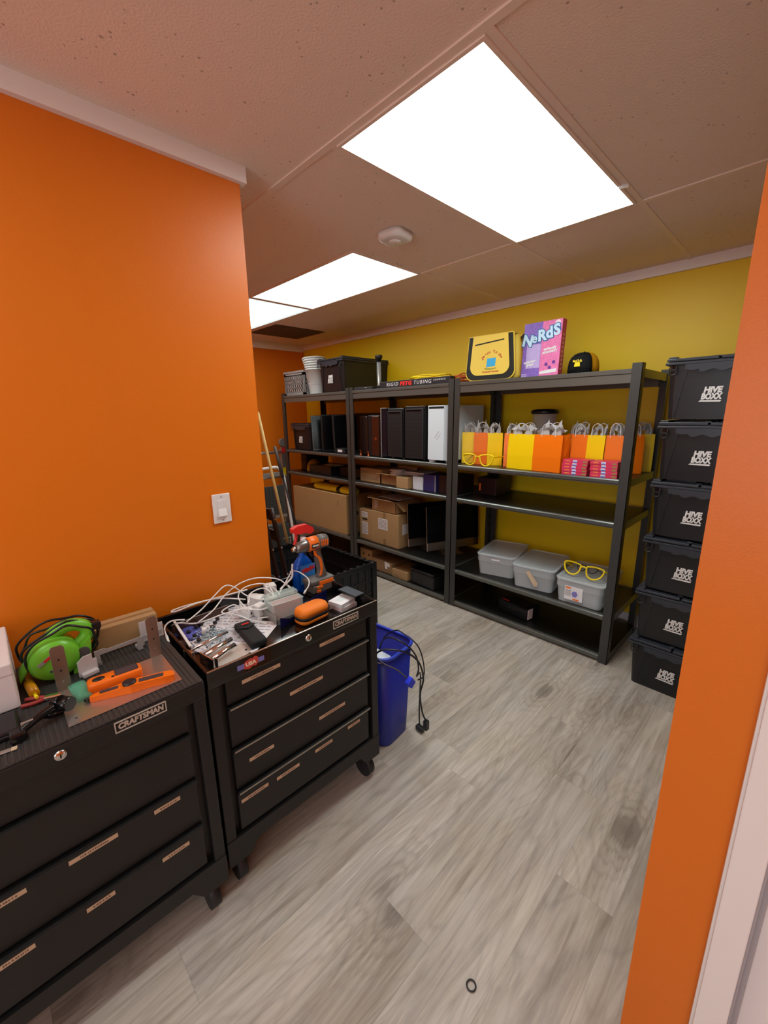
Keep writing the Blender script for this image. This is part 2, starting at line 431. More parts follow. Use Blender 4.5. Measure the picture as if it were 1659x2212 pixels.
# ------------------------------------------------------------------ light switch
t = thing('light_switch', 'white rocker light switch on the left orange wall', 'light switch', (XL+.001, .666, 1.21), R(90))
b = MB(); b.box(-.037, .037, -.006, 0, -.060, .060, .003); b.build('wall_plate', M_white, t)
b = MB(); b.prism([(-.006, -.034), (-.006, .034), (-.008, .034), (-.0075, 0), (-.016, -.030), (-.006, -.034)][:5], -.0165, .0165, 'x'); b.build('rocker', M_white, t)
for z in (-.048, .048):
    b = MB(); b.cyl((0, -.006, z), (0, -.0075, z), .003, 10); b.build('screw', M_grey, t)

# ------------------------------------------------------------------ steel shelving units
LEV = [1.80, 1.187, .927, .327, .05]
def shelving(x0, x1, label):
    y0, y1 = 2.625, 3.225; Wd = x1-x0
    t = thing('shelving_unit', label, 'shelving unit', (x0, y0, 0), group='black steel shelving units along the yellow wall')
    for px, sx in ((0, 1), (Wd, -1)):
        for py, sy in ((0, 1), (y1-y0, -1)):
            b = MB()
            xa, xb = sorted((px, px+sx*.052)); ya, yb = sorted((py, py+sy*.003))
            b.box(xa, xb, ya, yb, 0, 1.829)
            xa, xb = sorted((px, px+sx*.003)); ya, yb = sorted((py, py+sy*.052))
            b.box(xa, xb, ya, yb, 0, 1.829)
            b.mi = 1
            k = 0
            while .05+k*.076 < 1.8:      # keyhole slots on the inward faces
                z = .05+k*.076; yc = py+sy*.030; xx = px+sx*.0032
                xa, xb = sorted((xx, xx+sx*.0006)); b.box(xa, xb, yc-.005, yc+.005, z, z+.022); k += 1
            b.build('post', [M_shelf, M_gap], t)
    for z in LEV:
        b = MB(); hh = .034 if z < 1.7 else .075
        e = .030
        # front and rear beams with a rolled lip, side beams
        for py, sy in ((.004, 1), (y1-y0-.004, -1)):
            pr = [(0, -hh), (0, -.028), (-.006*sy, -.024), (-.007*sy, -.006), (-.002*sy, 0), (.022*sy, 0), (.022*sy, -hh)]
            b.prism([(py+a, z+c) for a, c in pr], .052, Wd-.052, 'x')
        for px, sx in ((.004, 1), (Wd-.004, -1)):
            xa, xb = sorted((px, px+sx*.004)); b.box(xa, xb, .052, y1-y0-.052, z-.045, z)
        b.build('beam', M_shelfedge, t)
        b = MB(); b.box(.008, Wd-.008, .024, y1-y0-.024, z-.014, z-.003); b.build('shelf_board', M_deck, t)
    return t
shelving(-1.943, -.704, 'black steel shelving unit on the right, holding the gift bags')
shelving(-3.180, -1.945, 'black steel shelving unit in the middle, holding computer towers')
shelving(-4.420, -3.182, 'black steel shelving unit farthest left, in the corner')
# ------------------------------------------------------------------ rolling tool chests
def tool_chest(name, label, loc, rz, top, tapes, sticker):
    W2, D, TOP = .3425, .46, .845
    t = thing(name, label, 'tool chest', loc, rz, group='black rolling tool chests')
    b = MB()
    for s in (-1, 1):
        xa, xb = sorted((s*W2, s*(W2-.012))); b.box(xa, xb, .004, D, .125, .79)
        xa, xb = sorted((s*W2, s*(W2-.034))); b.box(xa, xb, .0, .03, .125, .79, .003)
    b.box(-W2+.01, W2-.01, D-.012, D, .125, .79); b.box(-W2+.01, W2-.01, .03, D-.01, .125, .14)
    b.box(-W2+.03, W2-.03, .024, .03, .14, .79)
    # flared kick rail
    b.prism([(-W2, .105), (-W2+.075, .105), (-W2+.11, .150), (W2-.11, .150), (W2-.075, .105), (W2, .105), (W2, .205), (-W2, .205)], -.002, .012)
    b.build('cabinet_body', M_blk, t)
    # top
    b = MB()
    if top == 'tray':
        b.box(-W2, W2, -.006, .004, .788, TOP, .003); b.box(-W2, W2, D-.008, D+.004, .788, TOP+.006, .003)
        for s in (-1, 1):
            xa, xb = sorted((s*W2, s*(W2-.010))); b.box(xa, xb, .002, D, .788, TOP, .003)
        b.box(-W2+.004, W2-.004, .0, D, .785, .797)
        b.build('top_tray', M_gloss, t)
        b = MB(); b.box(-W2+.003, W2-.003, -.0065, -.002, TOP-.001, TOP+.0012); b.build('rim_edge', M_steel, t)
    else:
        b.box(-W2, W2, -.006, D+.004, .788, TOP-.006, .004); b.build('top_tray', M_blk, t)
        b = MB(); b.box(-W2+.002, W2-.002, -.004, D, TOP-.006, TOP-.001, .002)
        for k in range(58): b.box(-W2+.005+k*.0116, -W2+.011+k*.0116, -.0045, D-.002, TOP-.002, TOP+.0005)
        b.build('ribbed_mat', M_mat, t)
    # drawers
    zs = [(.700, .783), (.545, .692), (.383, .537), (.218, .375)]
    for i, (z0, z1) in enumerate(zs):
        d = MB(); d.box(-.288, .288, .004, .022, z0, z1-.012, .002)
        if i: d.prism([(.022, z1-.014), (.006, z1-.014), (-.006, z1-.004), (-.010, z1-.004), (-.010, z1+.001), (-.004, z1+.002), (.022, z1-.004)], -.288, .288, 'x')
        else: d.box(-.288, .288, .004, .022, z1-.012, z1)
        dr = d.build('drawer', M_blk, t)
        if i:
            d = MB(); d.box(-.287, .287, -.0112, -.0098, z1-.004, z1+.0012); d.build('drawer_pull_edge', M_steel if top == 'tray' else M_blk, dr)
        for (dn, xa, xb, zc) in tapes:
            if dn != i: continue
            d = MB(); d.box(xa, xb, .0032, .0042, zc-.0065, zc+.0065); d.mi = 1
            x = xa+(xb-xa)*.22
            while x < xb-(xb-xa)*.2:
                wd = random.uniform(.002, .005); d.box(x, x+wd, .0028, .0033, zc-.0025, zc+.0028-random.uniform(0, .001)); x += wd+random.uniform(.001, .003)
            d.build('label_tape', [M_tan, M_ink], dr)
    # badge: bright frame and letters
    bx, bz = .179, .819
    b = MB()
    b.box(bx-.060, bx+.060, -.0085, -.006, bz+.0125, bz+.0150); b.box(bx-.060, bx+.060, -.0085, -.006, bz-.0150, bz-.0125)
    b.box(bx-.060, bx-.0575, -.0085, -.006, bz-.0125, bz+.0125); b.box(bx+.0575, bx+.060, -.0085, -.006, bz-.0125, bz+.0125)
    bd = b.build('badge', mat('badge_silver', (200,190,178), .45, .3), t)
    text('badge_lettering', 'CRAFTSMAN', .021, MATS['badge_silver'], bd, (bx, -.0070, bz), width=.106, shear=.12, off=.0011)
    b = MB(); b.lathe([(.013, 0), (.0135, .003), (.010, .006)], 20, M=Matrix.Translation((.010, -.006, .815)) @ Matrix.Rotation(PI/2, 4, 'X'))
    lk = b.build('lock', M_chrome, t)
    b = MB(); b.box(.0085, .0115, -.0126, -.0118, .810, .820); b.build('keyhole', M_gap, lk)
    if sticker:
        b = MB(); b.box(-.250, -.160, -.0072, -.006, .808, .824); s_ = b.build('sticker', mat('sticker_blue', (120,120,190), .5), t)
        b = MB(); b.prism([(-.230, .806), (-.226, .829), (-.208, .834), (-.200, .831), (-.190, .836), (-.181, .830), (-.182, .810), (-.190, .802), (-.200, .806), (-.212, .800)], -.0078, -.0072)
        b.build('sticker_map', mat('sticker_red', (196,72,60), .5), s_)
        text('sticker_lettering', 'USA', .016, mat('sticker_white', (240,215,190), .5), s_, (-.206, -.0082, .817), width=.036, off=.0008)
    # casters
    for cx, cy in ((-W2+.045, .045), (W2-.045, .045), (-W2+.045, D-.05), (W2-.045, D-.05)):
        b = MB(); b.box(cx-.030, cx+.030, cy-.030, cy+.030, .100, .106)
        for s in (-1, 1): b.prism([(cy-.020, .102), (cy+.020, .102), (cy+.022, .050), (cy+.008, .046)], cx+s*.020-.0015, cx+s*.020+.0015, 'x')
        c = b.build('caster', M_blk, t)
        b = MB(); b.cyl((cx-.016, cy+.004, .049), (cx+.016, cy+.004, .049), .049, 28); b.build('wheel', M_plas2, c)
    return t
tool_chest('tool_chest', 'black rolling tool chest with an open tray top full of white cables', (-1.136, .703, 0), R(90), 'tray',
    [(0, -.236, -.100, .757), (0, .062, .177, .757), (1, -.072, .068, .626), (2, -.238, -.148, .464), (2, .042, .166, .459), (3, -.279, -.181, .327), (3, -.148, -.055, .322), (3, .016, .097, .329), (3, .176, .240, .336)], True)
tool_chest('tool_chest', 'black rolling tool chest with a ribbed mat top, nearest the camera', (-1.112, .003, 0), R(90), 'mat',
    [(2, -.195, -.100, .508), (2, -.020, .085, .508), (2, .172, .240, .506), (3, -.185, -.110, .345), (3, -.008, .055, .340), (3, .172, .246, .336)], False)

# ------------------------------------------------------------------ lidded totes
def tote_logo(parent, x, y, z, s=1.0):
    o = text('logo_upper', 'HIVE', .040*s, M_white, parent, (x+.003*s, y, z+.022*s), width=.079*s, shear=.12, off=.0024*s)
    o2 = text('logo_lower', 'BOXX', .040*s, M_white, parent, (x, y, z-.011*s), width=.090*s, shear=.12, off=.0024*s)
    b = MB(); b.prism([(x-.051*s, z-.036*s), (x-.044*s, z-.029*s), (x+.040*s, z-.029*s), (x+.045*s, z-.033*s), (x+.040*s, z-.038*s)], y-.0004, y+.0006)
    b.build('logo_bar', M_white, parent)
def tote_parts(t, kind=0):
    Wd, D, Ht = .428, .68, .305
    b = MB()
    rings = [rr(Wd-.060, D-.070, .022, 3, 0), rr(Wd-.030, D-.045, .025, 3, .245), rr(Wd-.030, D-.045, .025, 3, .28),
             rr(Wd-.040, D-.055, .022, 3, .28), rr(Wd-.070, D-.080, .02, 3, .006)]
    b.loft(rings, True, True)
    # corner ribs on the front: slanted moulded seams
    for s in (-1, 1):
        b.loft([[(s*.125-.0045, -.3205, .235), (s*.125+.0045, -.3205, .235), (s*.125+.0035, -.310, .235), (s*.125-.0035, -.310, .235)],
                [(s*.158-.0035, -.3125, .01), (s*.158+.0035, -.3125, .01), (s*.158+.0035, -.300, .01), (s*.158-.0035, -.300, .01)]])
    body = b.build('tote_body', M_plas, t)
    # rim with scalloped grips front and back
    b = MB()
    b.box(-Wd/2, Wd/2, -D/2+.004, -D/2+.03, .262, .274, .002); b.box(-Wd/2, Wd/2, D/2-.03, D/2-.004, .262, .274, .002)
    b.box(-Wd/2, -Wd/2+.03, -D/2+.03, D/2-.03, .262, .274, .002); b.box(Wd/2-.03, Wd/2, -D/2+.03, D/2-.03, .262, .274, .002)
    for s in (-1, 1):
        pts = [(-.13, .262), (-.13, .238), (-.10, .232), (-.075, .236)]
        pts += [(-.075+.15*k/16, .228-.006*math.sin(k/16*PI*4)) for k in range(17)] + [(.10, .232), (.13, .238), (.13, .262)]
        ya, yb = sorted((s*(D/2-.002), s*(D/2-.012))); b.prism(pts[::-1], ya, yb)
    b.build('rim', M_rim_hilite, t)
    # folding lid halves
    b = MB()
    for s in (-1, 1):
        xa, xb = sorted((s*.004, s*(Wd/2-.004))); b.box(xa, xb, -D/2+.006, D/2-.006, .278, .292, .003)
        xa, xb = sorted((s*(Wd/2-.045), s*(Wd/2-.010))); b.box(xa, xb, -D/2+.012, D/2-.012, .292, .301, .002)
        for k in range(5):
            yy = -D/2+.09+k*.11; xa, xb = sorted((s*.03, s*(Wd/2-.055))); b.box(xa, xb, yy, yy+.012, .292, .297)
    for k in range(9):
        yy = -.30+k*.068; s = 1 if k % 2 else -1
        xa, xb = sorted((-s*.004, s*.022)); b.box(xa, xb, yy, yy+.055, .288, .296, .002)
    b.build('lid', M_rim_hilite, t)
    for s in (-1, 1):
        b = MB(); b.tube([(s*.178-.014, -.339, .256), (s*.178-.014, -.342, .222), (s*.178, -.343, .214), (s*.178+.014, -.342, .222), (s*.178+.014, -.339, .256)], .003, 6, sub=3)
        b.box(s*.178-.012, s*.178+.012, -.343, -.335, .236, .242); b.build('latch_loop', M_plas, t)
    tote_logo(t, -.014, -.3185, .117, .92) if kind == 0 else None
tote_lab = ['black lidded tote on the floor, bottom of the tall stack of six', 'second tote from the floor in the tall black stack', 'third black tote from the floor in the tall stack',
            'black lidded tote fourth from the floor, third from the top of the stack', 'black lidded tote just under the topmost one of the tall stack', 'topmost black tote of the tall stack, level with the shelf top']
G_T = 'black lidded totes stacked beside the shelving'
tote0 = thing('storage_tote', tote_lab[0], 'storage tote', (-.360, 2.866, .0), R(-1.0), G_T)
tote_parts(tote0)
for k in range(1, 6):
    dup(tote0, (-.362+[0, -.008, .004, -.003, .002, -.004][k], 2.866+[0, .006, -.004, .003, -.003, .0][k], .306*k), R([-1, .8, -.6, .5, -.8, .3][k]), label=tote_lab[k], group=G_T)
tc = dup(tote0, (-3.535, 3.005, 1.801), R(0.5), label='big black lidded tote standing on the top shelf', group='black totes on the left shelving unit')
tc.scale = (1, 1, 1.13)
dup(tote0, (-4.150, 2.975, 1.188), R(0), label='black lidded tote at the left end of the second shelf', group='black totes on the left shelving unit').scale = (.90, .9, 1)

# ------------------------------------------------------------------ black folding crate behind the chest
t = thing('folding_crate', 'large black open plastic crate standing on the floor behind the tool chest', 'crate', (-2.59, 1.62, 0))
w2, d2, hh = .43, .34, .50
b = MB()
for s in (-1, 1):
    b.box(-w2, w2, s*d2-.012, s*d2+.012, hh-.035, hh, .004); b.box(s*w2-.012, s*w2+.012, -d2, d2, hh-.035, hh, .004)
    for k in range(14): b.box(-w2+.05+k*.058, -w2+.075+k*.058, s*d2-.016, s*d2+.016, hh-.002, hh+.006, .002)
    for k in range(10): b.box(s*w2-.016, s*w2+.016, -d2+.05+k*.06, -d2+.075+k*.06, hh-.002, hh+.006, .002)
b.build('rim', M_plas, t)
b = MB()
for s in (-1, 1):
    b.box(-w2+.006, w2-.006, s*d2-.003, s*d2+.003, .02, hh-.03); b.box(s*w2-.003, s*w2+.003, -d2+.006, d2-.006, .02, hh-.03)
    for z in (.06, .16, .26, .36):
        b.box(-w2, w2, s*d2-.010, s*d2+.010, z, z+.014); b.box(s*w2-.010, s*w2+.010, -d2, d2, z, z+.014)
    for k in range(11): b.box(-w2+.04+k*.076, -w2+.052+k*.076, s*d2-.009, s*d2+.009, .02, hh-.03)
    for k in range(9): b.box(s*w2-.009, s*w2+.009, -d2+.04+k*.07, -d2+.052+k*.07, .02, hh-.03)
b.build('side_walls', M_plas2, t)
b = MB(); b.box(-w2, w2, -d2, d2, 0, .02); b.build('base', M_plas2, t)
for sx in (-1, 1):
    for sy in (-1, 1):
        b = MB(); b.box(sx*w2-.022, sx*w2+.022, sy*d2-.022, sy*d2+.022, 0, hh+.008, .006); b.build('corner_post', M_plas, t)

# ------------------------------------------------------------------ alcove: broom, rods, ladder, step stool, folded chairs
def rod(a, b_, r, m, name, parent=None, r1=None, n=12):
    b = MB(); b.cyl(a, b_, r, n, r1); return b.build(name, m, parent)
t = thing('broom', 'pale wooden broom pole leaning behind the black crate', 'broom', (-3.09, 1.715, .0))
rod((0, .15, .10), (0, -.10, 1.60), .0125, M_wood, 'pole', t)
b = MB(); b.lathe([(.0125, 0), (.012, .006), (.004, .012)], 12, M=Matrix.Translation((0, -.10, 1.598))); b.build('pole_tip', M_wood, t)
b = MB(); b.box(-.03, .03, .05, .25, .06, .115, .008); b.build('head', M_plas, t)
b = MB(); b.loft([rr(.05, .18, .01, 2, .06, 0, .15), rr(.08, .22, .01, 2, .0, 0, .15)]); b.build('bristles', M_plas2, t)
rod((-.004, .045, .53), (.003, .12, .535), .005, M_galv, 'cross_pin', t)
t = thing('dustpan_rod', 'dark grey thin pole with a fat grip leaning against the step stool', 'pole', (-3.22, 1.98, .0))
rod((0, .12, .02), (0, -.11, 1.06), .009, M_plas2, 'shaft', t)
rod((0, -.108, 1.05), (0, -.165, 1.32), .016, M_dgrey, 'grip', t, .013)
# ladder
t = thing('ladder', 'grey aluminium folding ladder with red hinge parts against the far orange wall', 'ladder', (-4.66, 2.50, 0))
M_alu = mat('aluminium', (176,172,168), .38, .75)
for yy in (.235, -.235):
    b = MB(); b.box(-.012, .012, yy-.028, yy+.028, 0, 1.20, .003)
    b.box(-.040, -.018, yy-.028, yy+.028, 0, 1.18, .003); b.build('rail', M_alu, t)
    b = MB(); b.prism([(yy+.045*math.cos(a), 1.25+.05*math.sin(a)) for a in [2*PI*k/18 for k in range(18)]], -.022, .022, 'x'); b.build('hinge', M_galv, t)
    b = MB(); b.box(.012, .022, yy-.020, yy+.034, 1.12, 1.19, .003); b.cyl((.02, yy+.03, 1.155), (.02, yy+.09, 1.155), .008); b.build('lock_knob', M_redpl, t)
    b = MB(); b.box(.012, .0135, yy-.020, yy+.020, .84, .94); b.build('warning_label', M_yepl, t)
for k in range(4):
    rod((0, -.235, .22+k*.305), (0, .235, .22+k*.305), .017, M_alu, 'rung', t)
# step stool
t = thing('step_stool', 'white tubular step stool with grey mesh treads leaning by the far shelf', 'step stool', (-3.60, 1.92, 0))
b = MB(); b.tube([(.10, .235, 0), (.05, .215, .45), (.01, .19, .90), (0, .175, 1.02), (0, .12, 1.085), (0, .03, 1.09), (0, -.20, 1.075), (0, -.27, 1.02), (.01, -.30, .85), (.10, -.33, 0)], .014, 10, sub=5); b.build('frame', M_white, t)
b = MB(); b.box(.0, .012, -.26, .135, 1.005, 1.045, .002); b.build('cross_bar', M_galv, t)
for z0, z1, y1, dx in ((.63, .92, .155, .03), (.22, .54, .16, .07)):
    b = MB(); b.box(dx, dx+.012, -.26, y1, z0, z1, .003); b.mi = 1
    for k in range(8): b.box(dx+.012, dx+.0135, -.24, y1-.02, z0+.02+k*(z1-z0-.04)/8, z0+.023+k*(z1-z0-.04)/8)
    for k in range(10): b.box(dx+.012, dx+.0133, -.24+k*.038, -.238+k*.038, z0+.015, z1-.015)
    b.build('tread', [mat('tread_grey', (66,66,64), .6), mat('tread_dark', (34,34,34), .6)], t)
    b = MB(); b.box(dx, dx+.02, -.27, y1+.01, z0-.03, z0-.006, .002); b.build('tread_edge', M_galv, t)
# folded chairs leaning on the partition face
for k, (dx, lb) in enumerate(((0, 'dark brown folding chair leaning at the wall corner, nearest the shelves'), (.07, 'middle dark brown folding chair leaning at the orange wall corner'), (.14, 'dark brown folding chair in front of the other two at the wall corner'))):
    t = thing('folding_chair', lb, 'folding chair', (-2.15, .872+dx*.75, 0), group='dark folding chairs leaning behind the wall corner')
    for xx in (-.21, .21):
        b = MB(); b.tube([(xx, .24, .012), (xx, .155, .55), (xx, .07, 1.10)], .013, 8, sub=4); b.build('leg_tube', M_brown, t)
    for z, yy in ((1.06, .078), (.94, .096)):
        b = MB(); b.box(-.20, .20, yy-.006, yy+.006, z-.03, z+.03, .004); b.build('back_slat', M_brown, t)
    b = MB(); b.box(-.19, .19, .172, .186, .34, .62, .005); b.build('seat', M_brown, t)
    for z in (.72, .88, 1.04):
        b = MB(); yy = .24-(z-.01)*.157; b.cyl((.224, yy, z), (.230, yy, z), .005, 8); b.build('rivet', M_chrome, t)

# ------------------------------------------------------------------ recycling bin and its cords
t = thing('recycling_bin', 'blue rectangular plastic recycling bin beside the tool chest', 'bin', (-1.375, 1.235, 0), R(7))
b = MB(); b.smooth = True
W3, D3 = .365, .255
b.loft([rr(W3-.055, D3-.055, .05, 6, 0), rr(W3-.050, D3-.050, .055, 6, .01), rr(W3-.008, D3-.008, .065, 6, .485), rr(W3-.014, D3-.014, .062, 6, .485), rr(W3-.06, D3-.06, .05, 6, .008)])
b.build('bin_body', M_blue, t)
b = MB(); b.tube([(x, y, .490) for x, y, z in rr(W3-.006, D3-.006, .065, 6)], .0085, 8, closed=True, sub=1); b.build('rim', mat('recycling_blue_rim', (48,72,200), .35), t)
tag((lambda b: (b.tube([(-1.30, 1.15, .36), (-1.26, 1.14, .47), (-1.22, 1.13, .535), (-1.18, 1.16, .55), (-1.13, 1.22, .53), (-1.10, 1.27, .47), (-1.09, 1.29, .38), (-1.10, 1.28, .30), (-1.095, 1.29, .20), (-1.08, 1.30, .155)], .0042, 8),
     b.box(-1.091, -1.069, 1.290, 1.314, .105, .155, .004), b.build('power_cord', M_plas))[-1])(MB()), 'black power cord hanging over the bin rim with its plug near the floor', 'cord', 'black cords hanging out of the blue bin')
tag((lambda b: (b.tube([(-1.33, 1.22, .34), (-1.30, 1.22, .50), (-1.24, 1.22, .56), (-1.17, 1.25, .545), (-1.13, 1.28, .49), (-1.12, 1.29, .42), (-1.145, 1.305, .36), (-1.17, 1.36, .34), (-1.19, 1.385, .26), (-1.20, 1.39, .10), (-1.18, 1.37, .03)], .0038, 8),
     b.box(-1.195, -1.150, 1.353, 1.378, .004, .03, .004, ), b.build('power_cord', M_plas))[-1])(MB()), 'black cord looping behind the blue bin down to the floor', 'cord', 'black cords hanging out of the blue bin')
tag((lambda b: (b.tube([(-1.36, 1.25, .33), (-1.33, 1.26, .49), (-1.28, 1.30, .55), (-1.22, 1.32, .535), (-1.165, 1.335, .50), (-1.14, 1.345, .43), (-1.125, 1.335, .36), (-1.15, 1.32, .33)], .0032, 8), b.build('power_cord', M_plas))[-1])(MB()), 'thin black cord arching over the back corner of the blue bin', 'cord', 'black cords hanging out of the blue bin')
t = thing('monitor_cable', 'thin dark cable with a blue plug on the front rim of the bin', 'cable', (-1.2, 1.12, .49))
b = MB(); b.tube([(-.06, .03, -.02), (-.03, .0, .022), (.03, -.005, .015), (.075, .03, -.01), (.105, .065, -.055)], .003, 8); b.build('cord', M_dgrey, t)
b = MB(); b.box(-.012, .012, -.018, .018, -.022, .022, .004, M=Matrix.Translation((.112, .078, -.078)) @ Matrix.Rotation(.6, 4, 'X')); b.build('plug', mat('plug_blue', (40,60,220), .35), t)
b = MB(); b.loft([rr(.10, .07, .02, 3, -.04, -.07, .055), rr(.12, .08, .02, 3, -.01, -.07, .05), rr(.06, .05, .02, 3, .005, -.07, .045)])
o = b.build('crumpled_bag', mat('bag_white_crinkle', (205,212,225), .3, bump=1.0, bscale=60), None, loc=(-1.2, 1.12, .487)); tag(o, 'crumpled white plastic bag lying at the near rim of the blue bin', 'plastic bag')

b = MB(); b.tube([(.0125*math.cos(a), .0125*math.sin(a), .003) for a in [2*PI*k/24 for k in range(24)]], .0022, 6, closed=True, sub=1)
tag(b.build('rubber_ring', M_plas2, None, (-.436, .737, 0)), 'small black rubber ring lying alone on the plank floor', 'ring')
# ------------------------------------------------------------------ things on the shelves
S5, S4, S3, S2, S1 = 1.798, 1.185, .925, .325, .048
def blk(name, label, cat, c, d, m, bev=.003, rz=0, group=None):
    t = thing(name, label, cat, c, rz, group); return t
def printed(parent, name, m, x0, x1, z0, z1, y):      # a flat print on a front face
    b = MB(); b.box(x0, x1, y-.0006, y, z0, z1); return b.build(name, m, parent)
def scribble(parent, name, x0, x1, z0, z1, y, rows, m=None, seed=1):
    rnd = random.Random(seed); b = MB(); dz = (z1-z0)/rows
    for r_ in range(rows):
        x = x0
        while x < x1:
            wd = rnd.uniform(.1, .32)*(x1-x0)*.5; xe = min(x+wd, x1)
            b.box(x, xe, y-.0012, y-.0006, z1-(r_+.72)*dz, z1-(r_+.28)*dz); x = xe+(x1-x0)*.05
    return b.build(name, m or M_ink, parent)

def carton(label, x, y, z, w_, d_, h_, rz=0, m=None, tape=True, flaps=None, group=None, cat='cardboard box', lab=None):
    t = thing('cardboard_box', label, cat, (x, y, z), rz, group); m = m or M_card
    b = MB()
    if flaps:
        k = .004
        b.box(-w_/2, w_/2, 0, k, 0, h_); b.box(-w_/2, w_/2, d_-k, d_, 0, h_); b.box(-w_/2, -w_/2+k, 0, d_, 0, h_); b.box(w_/2-k, w_/2, 0, d_, 0, h_); b.box(-w_/2, w_/2, 0, d_, 0, k)
        b.build('box_body', m, t)
        for side, ang, ln in flaps:
            b = MB(); a = R(ang)
            if side == 'f': b.loft([[(-w_/2, 0, h_), (w_/2, 0, h_), (w_/2, .004, h_), (-w_/2, .004, h_)][::-1], [(-w_/2-.0, -ln*math.cos(a), h_+ln*math.sin(a)), (w_/2, -ln*math.cos(a), h_+ln*math.sin(a)), (w_/2, -ln*math.cos(a)+.002, h_+ln*math.sin(a)+.004), (-w_/2, -ln*math.cos(a)+.002, h_+ln*math.sin(a)+.004)][::-1]])
            if side == 'b': b.loft([[(-w_/2, d_-.004, h_), (w_/2, d_-.004, h_), (w_/2, d_, h_), (-w_/2, d_, h_)], [(-w_/2, d_+ln*math.cos(a), h_+ln*math.sin(a)), (w_/2, d_+ln*math.cos(a), h_+ln*math.sin(a)), (w_/2, d_+ln*math.cos(a), h_+ln*math.sin(a)+.004), (-w_/2, d_+ln*math.cos(a), h_+ln*math.sin(a)+.004)]])
            if side == 'r': b.loft([[(w_/2-.004, 0, h_), (w_/2, 0, h_), (w_/2, d_, h_), (w_/2-.004, d_, h_)], [(w_/2+ln*math.cos(a), 0, h_+ln*math.sin(a)), (w_/2+ln*math.cos(a)+.003, 0, h_+ln*math.sin(a)+.003), (w_/2+ln*math.cos(a)+.003, d_, h_+ln*math.sin(a)+.003), (w_/2+ln*math.cos(a), d_, h_+ln*math.sin(a))]])
            if side == 'l': b.loft([[(-w_/2, 0, h_), (-w_/2+.004, 0, h_), (-w_/2+.004, d_, h_), (-w_/2, d_, h_)], [(-w_/2-ln*math.cos(a)-.003, 0, h_+ln*math.sin(a)+.003), (-w_/2-ln*math.cos(a), 0, h_+ln*math.sin(a)), (-w_/2-ln*math.cos(a), d_, h_+ln*math.sin(a)), (-w_/2-ln*math.cos(a)-.003, d_, h_+ln*math.sin(a)+.003)]])
            b.build('flap', m, t)
    else:
        b.box(-w_/2, w_/2, 0, d_, 0, h_, .003); b.build('box_body', m, t)
    if tape:
        b = MB(); b.box(-.018, .018, -.0008, .0002, h_*.72, h_-.002); b.box(-.018, .018, -.0008, .0002, .002, h_*.2); 
        if not flaps: b.box(-.018, .018, 0, d_, h_-.0002, h_+.0006)
        b.build('tape', M_tape, t)
    return t

# --- top shelf, left to right
t = thing('plastic_crate', 'grey perforated plastic crate at the left end of the top shelf', 'crate', (-4.22, 2.68, S5))
w_, d_, h_ = .40, .33, .265
b = MB()
b.box(-w_/2-.008, w_/2+.008, -.008, .006, h_-.022, h_, .002); b.box(-w_/2-.008, w_/2+.008, d_-.006, d_+.008, h_-.022, h_, .002)
b.box(-w_/2-.008, -w_/2+.006, .006, d_-.006, h_-.022, h_, .002); b.box(w_/2-.006, w_/2+.008, .006, d_-.006, h_-.022, h_, .002)
b.build('rim', M_grey, t)
b = MB(); b.box(-w_/2, w_/2, 0, d_, 0, .006)
def lattice(b, u0, u1, v0, v1, nu, nv, fn):
    du, dv = (u1-u0)/nu, (v1-v0)/nv
    for i in range(nv+1): b.box(*fn(u0, u1, v0+i*dv-dv*.17, v0+i*dv+dv*.17))
    for j in range(nu+1): b.box(*fn(u0+j*du-du*.26, u0+j*du+du*.26, v0, v1))
for yy in (0, d_-.004): lattice(b, -w_/2+.03, w_/2-.03, .035, h_-.05, 8, 4, lambda a, c, e, f: (a, c, yy, yy+.004, e, f)); b.box(-w_/2, -w_/2+.03, yy, yy+.004, 0, h_); b.box(w_/2-.03, w_/2, yy, yy+.004, 0, h_); b.box(-w_/2, w_/2, yy, yy+.004, 0, .03); b.box(-w_/2, w_/2, yy, yy+.004, h_-.05, h_)
for xx in (-w_/2, w_/2-.004): lattice(b, .03, d_-.03, .035, h_-.05, 7, 4, lambda a, c, e, f: (xx, xx+.004, a, c, e, f)); b.box(xx, xx+.004, 0, .03, 0, h_); b.box(xx, xx+.004, d_-.03, d_, 0, h_); b.box(xx, xx+.004, 0, d_, 0, .03); b.box(xx, xx+.004, 0, d_, h_-.05, h_)
b.build('perforated_walls', M_grey, t)
bin0 = thing('waste_bin', 'white plastic bin, lowest of the nested stack', 'bin', (-3.915, 2.79, S5), 0, 'white bins nested into one leaning stack')
b = MB(); b.smooth = True
b.lathe([(.085, 0), (.088, .004), (.120, .255), (.128, .255), (.130, .262), (.128, .268), (.120, .268), (.116, .262), (.084, .008)], 28)
b.build('bin_body', mat('white_bin', (222,226,226), .4), bin0)
b = MB(); b.lathe([(.1015, .105), (.1030, .106), (.1030, .111), (.1020, .112)], 28); b.build('band', mat('bin_band_grey', (150,155,158), .5), bin0)
ords = ['second lowest', 'third from the bottom', 'third from the top', 'second from the top', 'topmost']
for k in range(5):
    dup(bin0, (-3.915-.006*(k+1), 2.79, S5+.024*(k+1)), rot=(0, R(-1.0*(k+1)), 0), label='white plastic bin, %s of the nested stack' % ords[k], group='white bins nested into one leaning stack')
t = thing('coolant_reservoir', 'clear cylindrical coolant reservoir with a black cap beside the big tote', 'reservoir', (-2.86, 2.72, S5))
b = MB(); b.lathe([(.030, 0), (.030, .012), (.022, .014), (.022, .03)], 24); b.build('base', M_plas, t)
b = MB(); b.smooth = True; b.lathe([(.020, .03), (.020, .245)], 24); b.build('tube', M_glass, t)
b = MB(); b.lathe([(.012, .03), (.008, .04), (.0075, .245)], 12); b.build('core', M_steel, t)
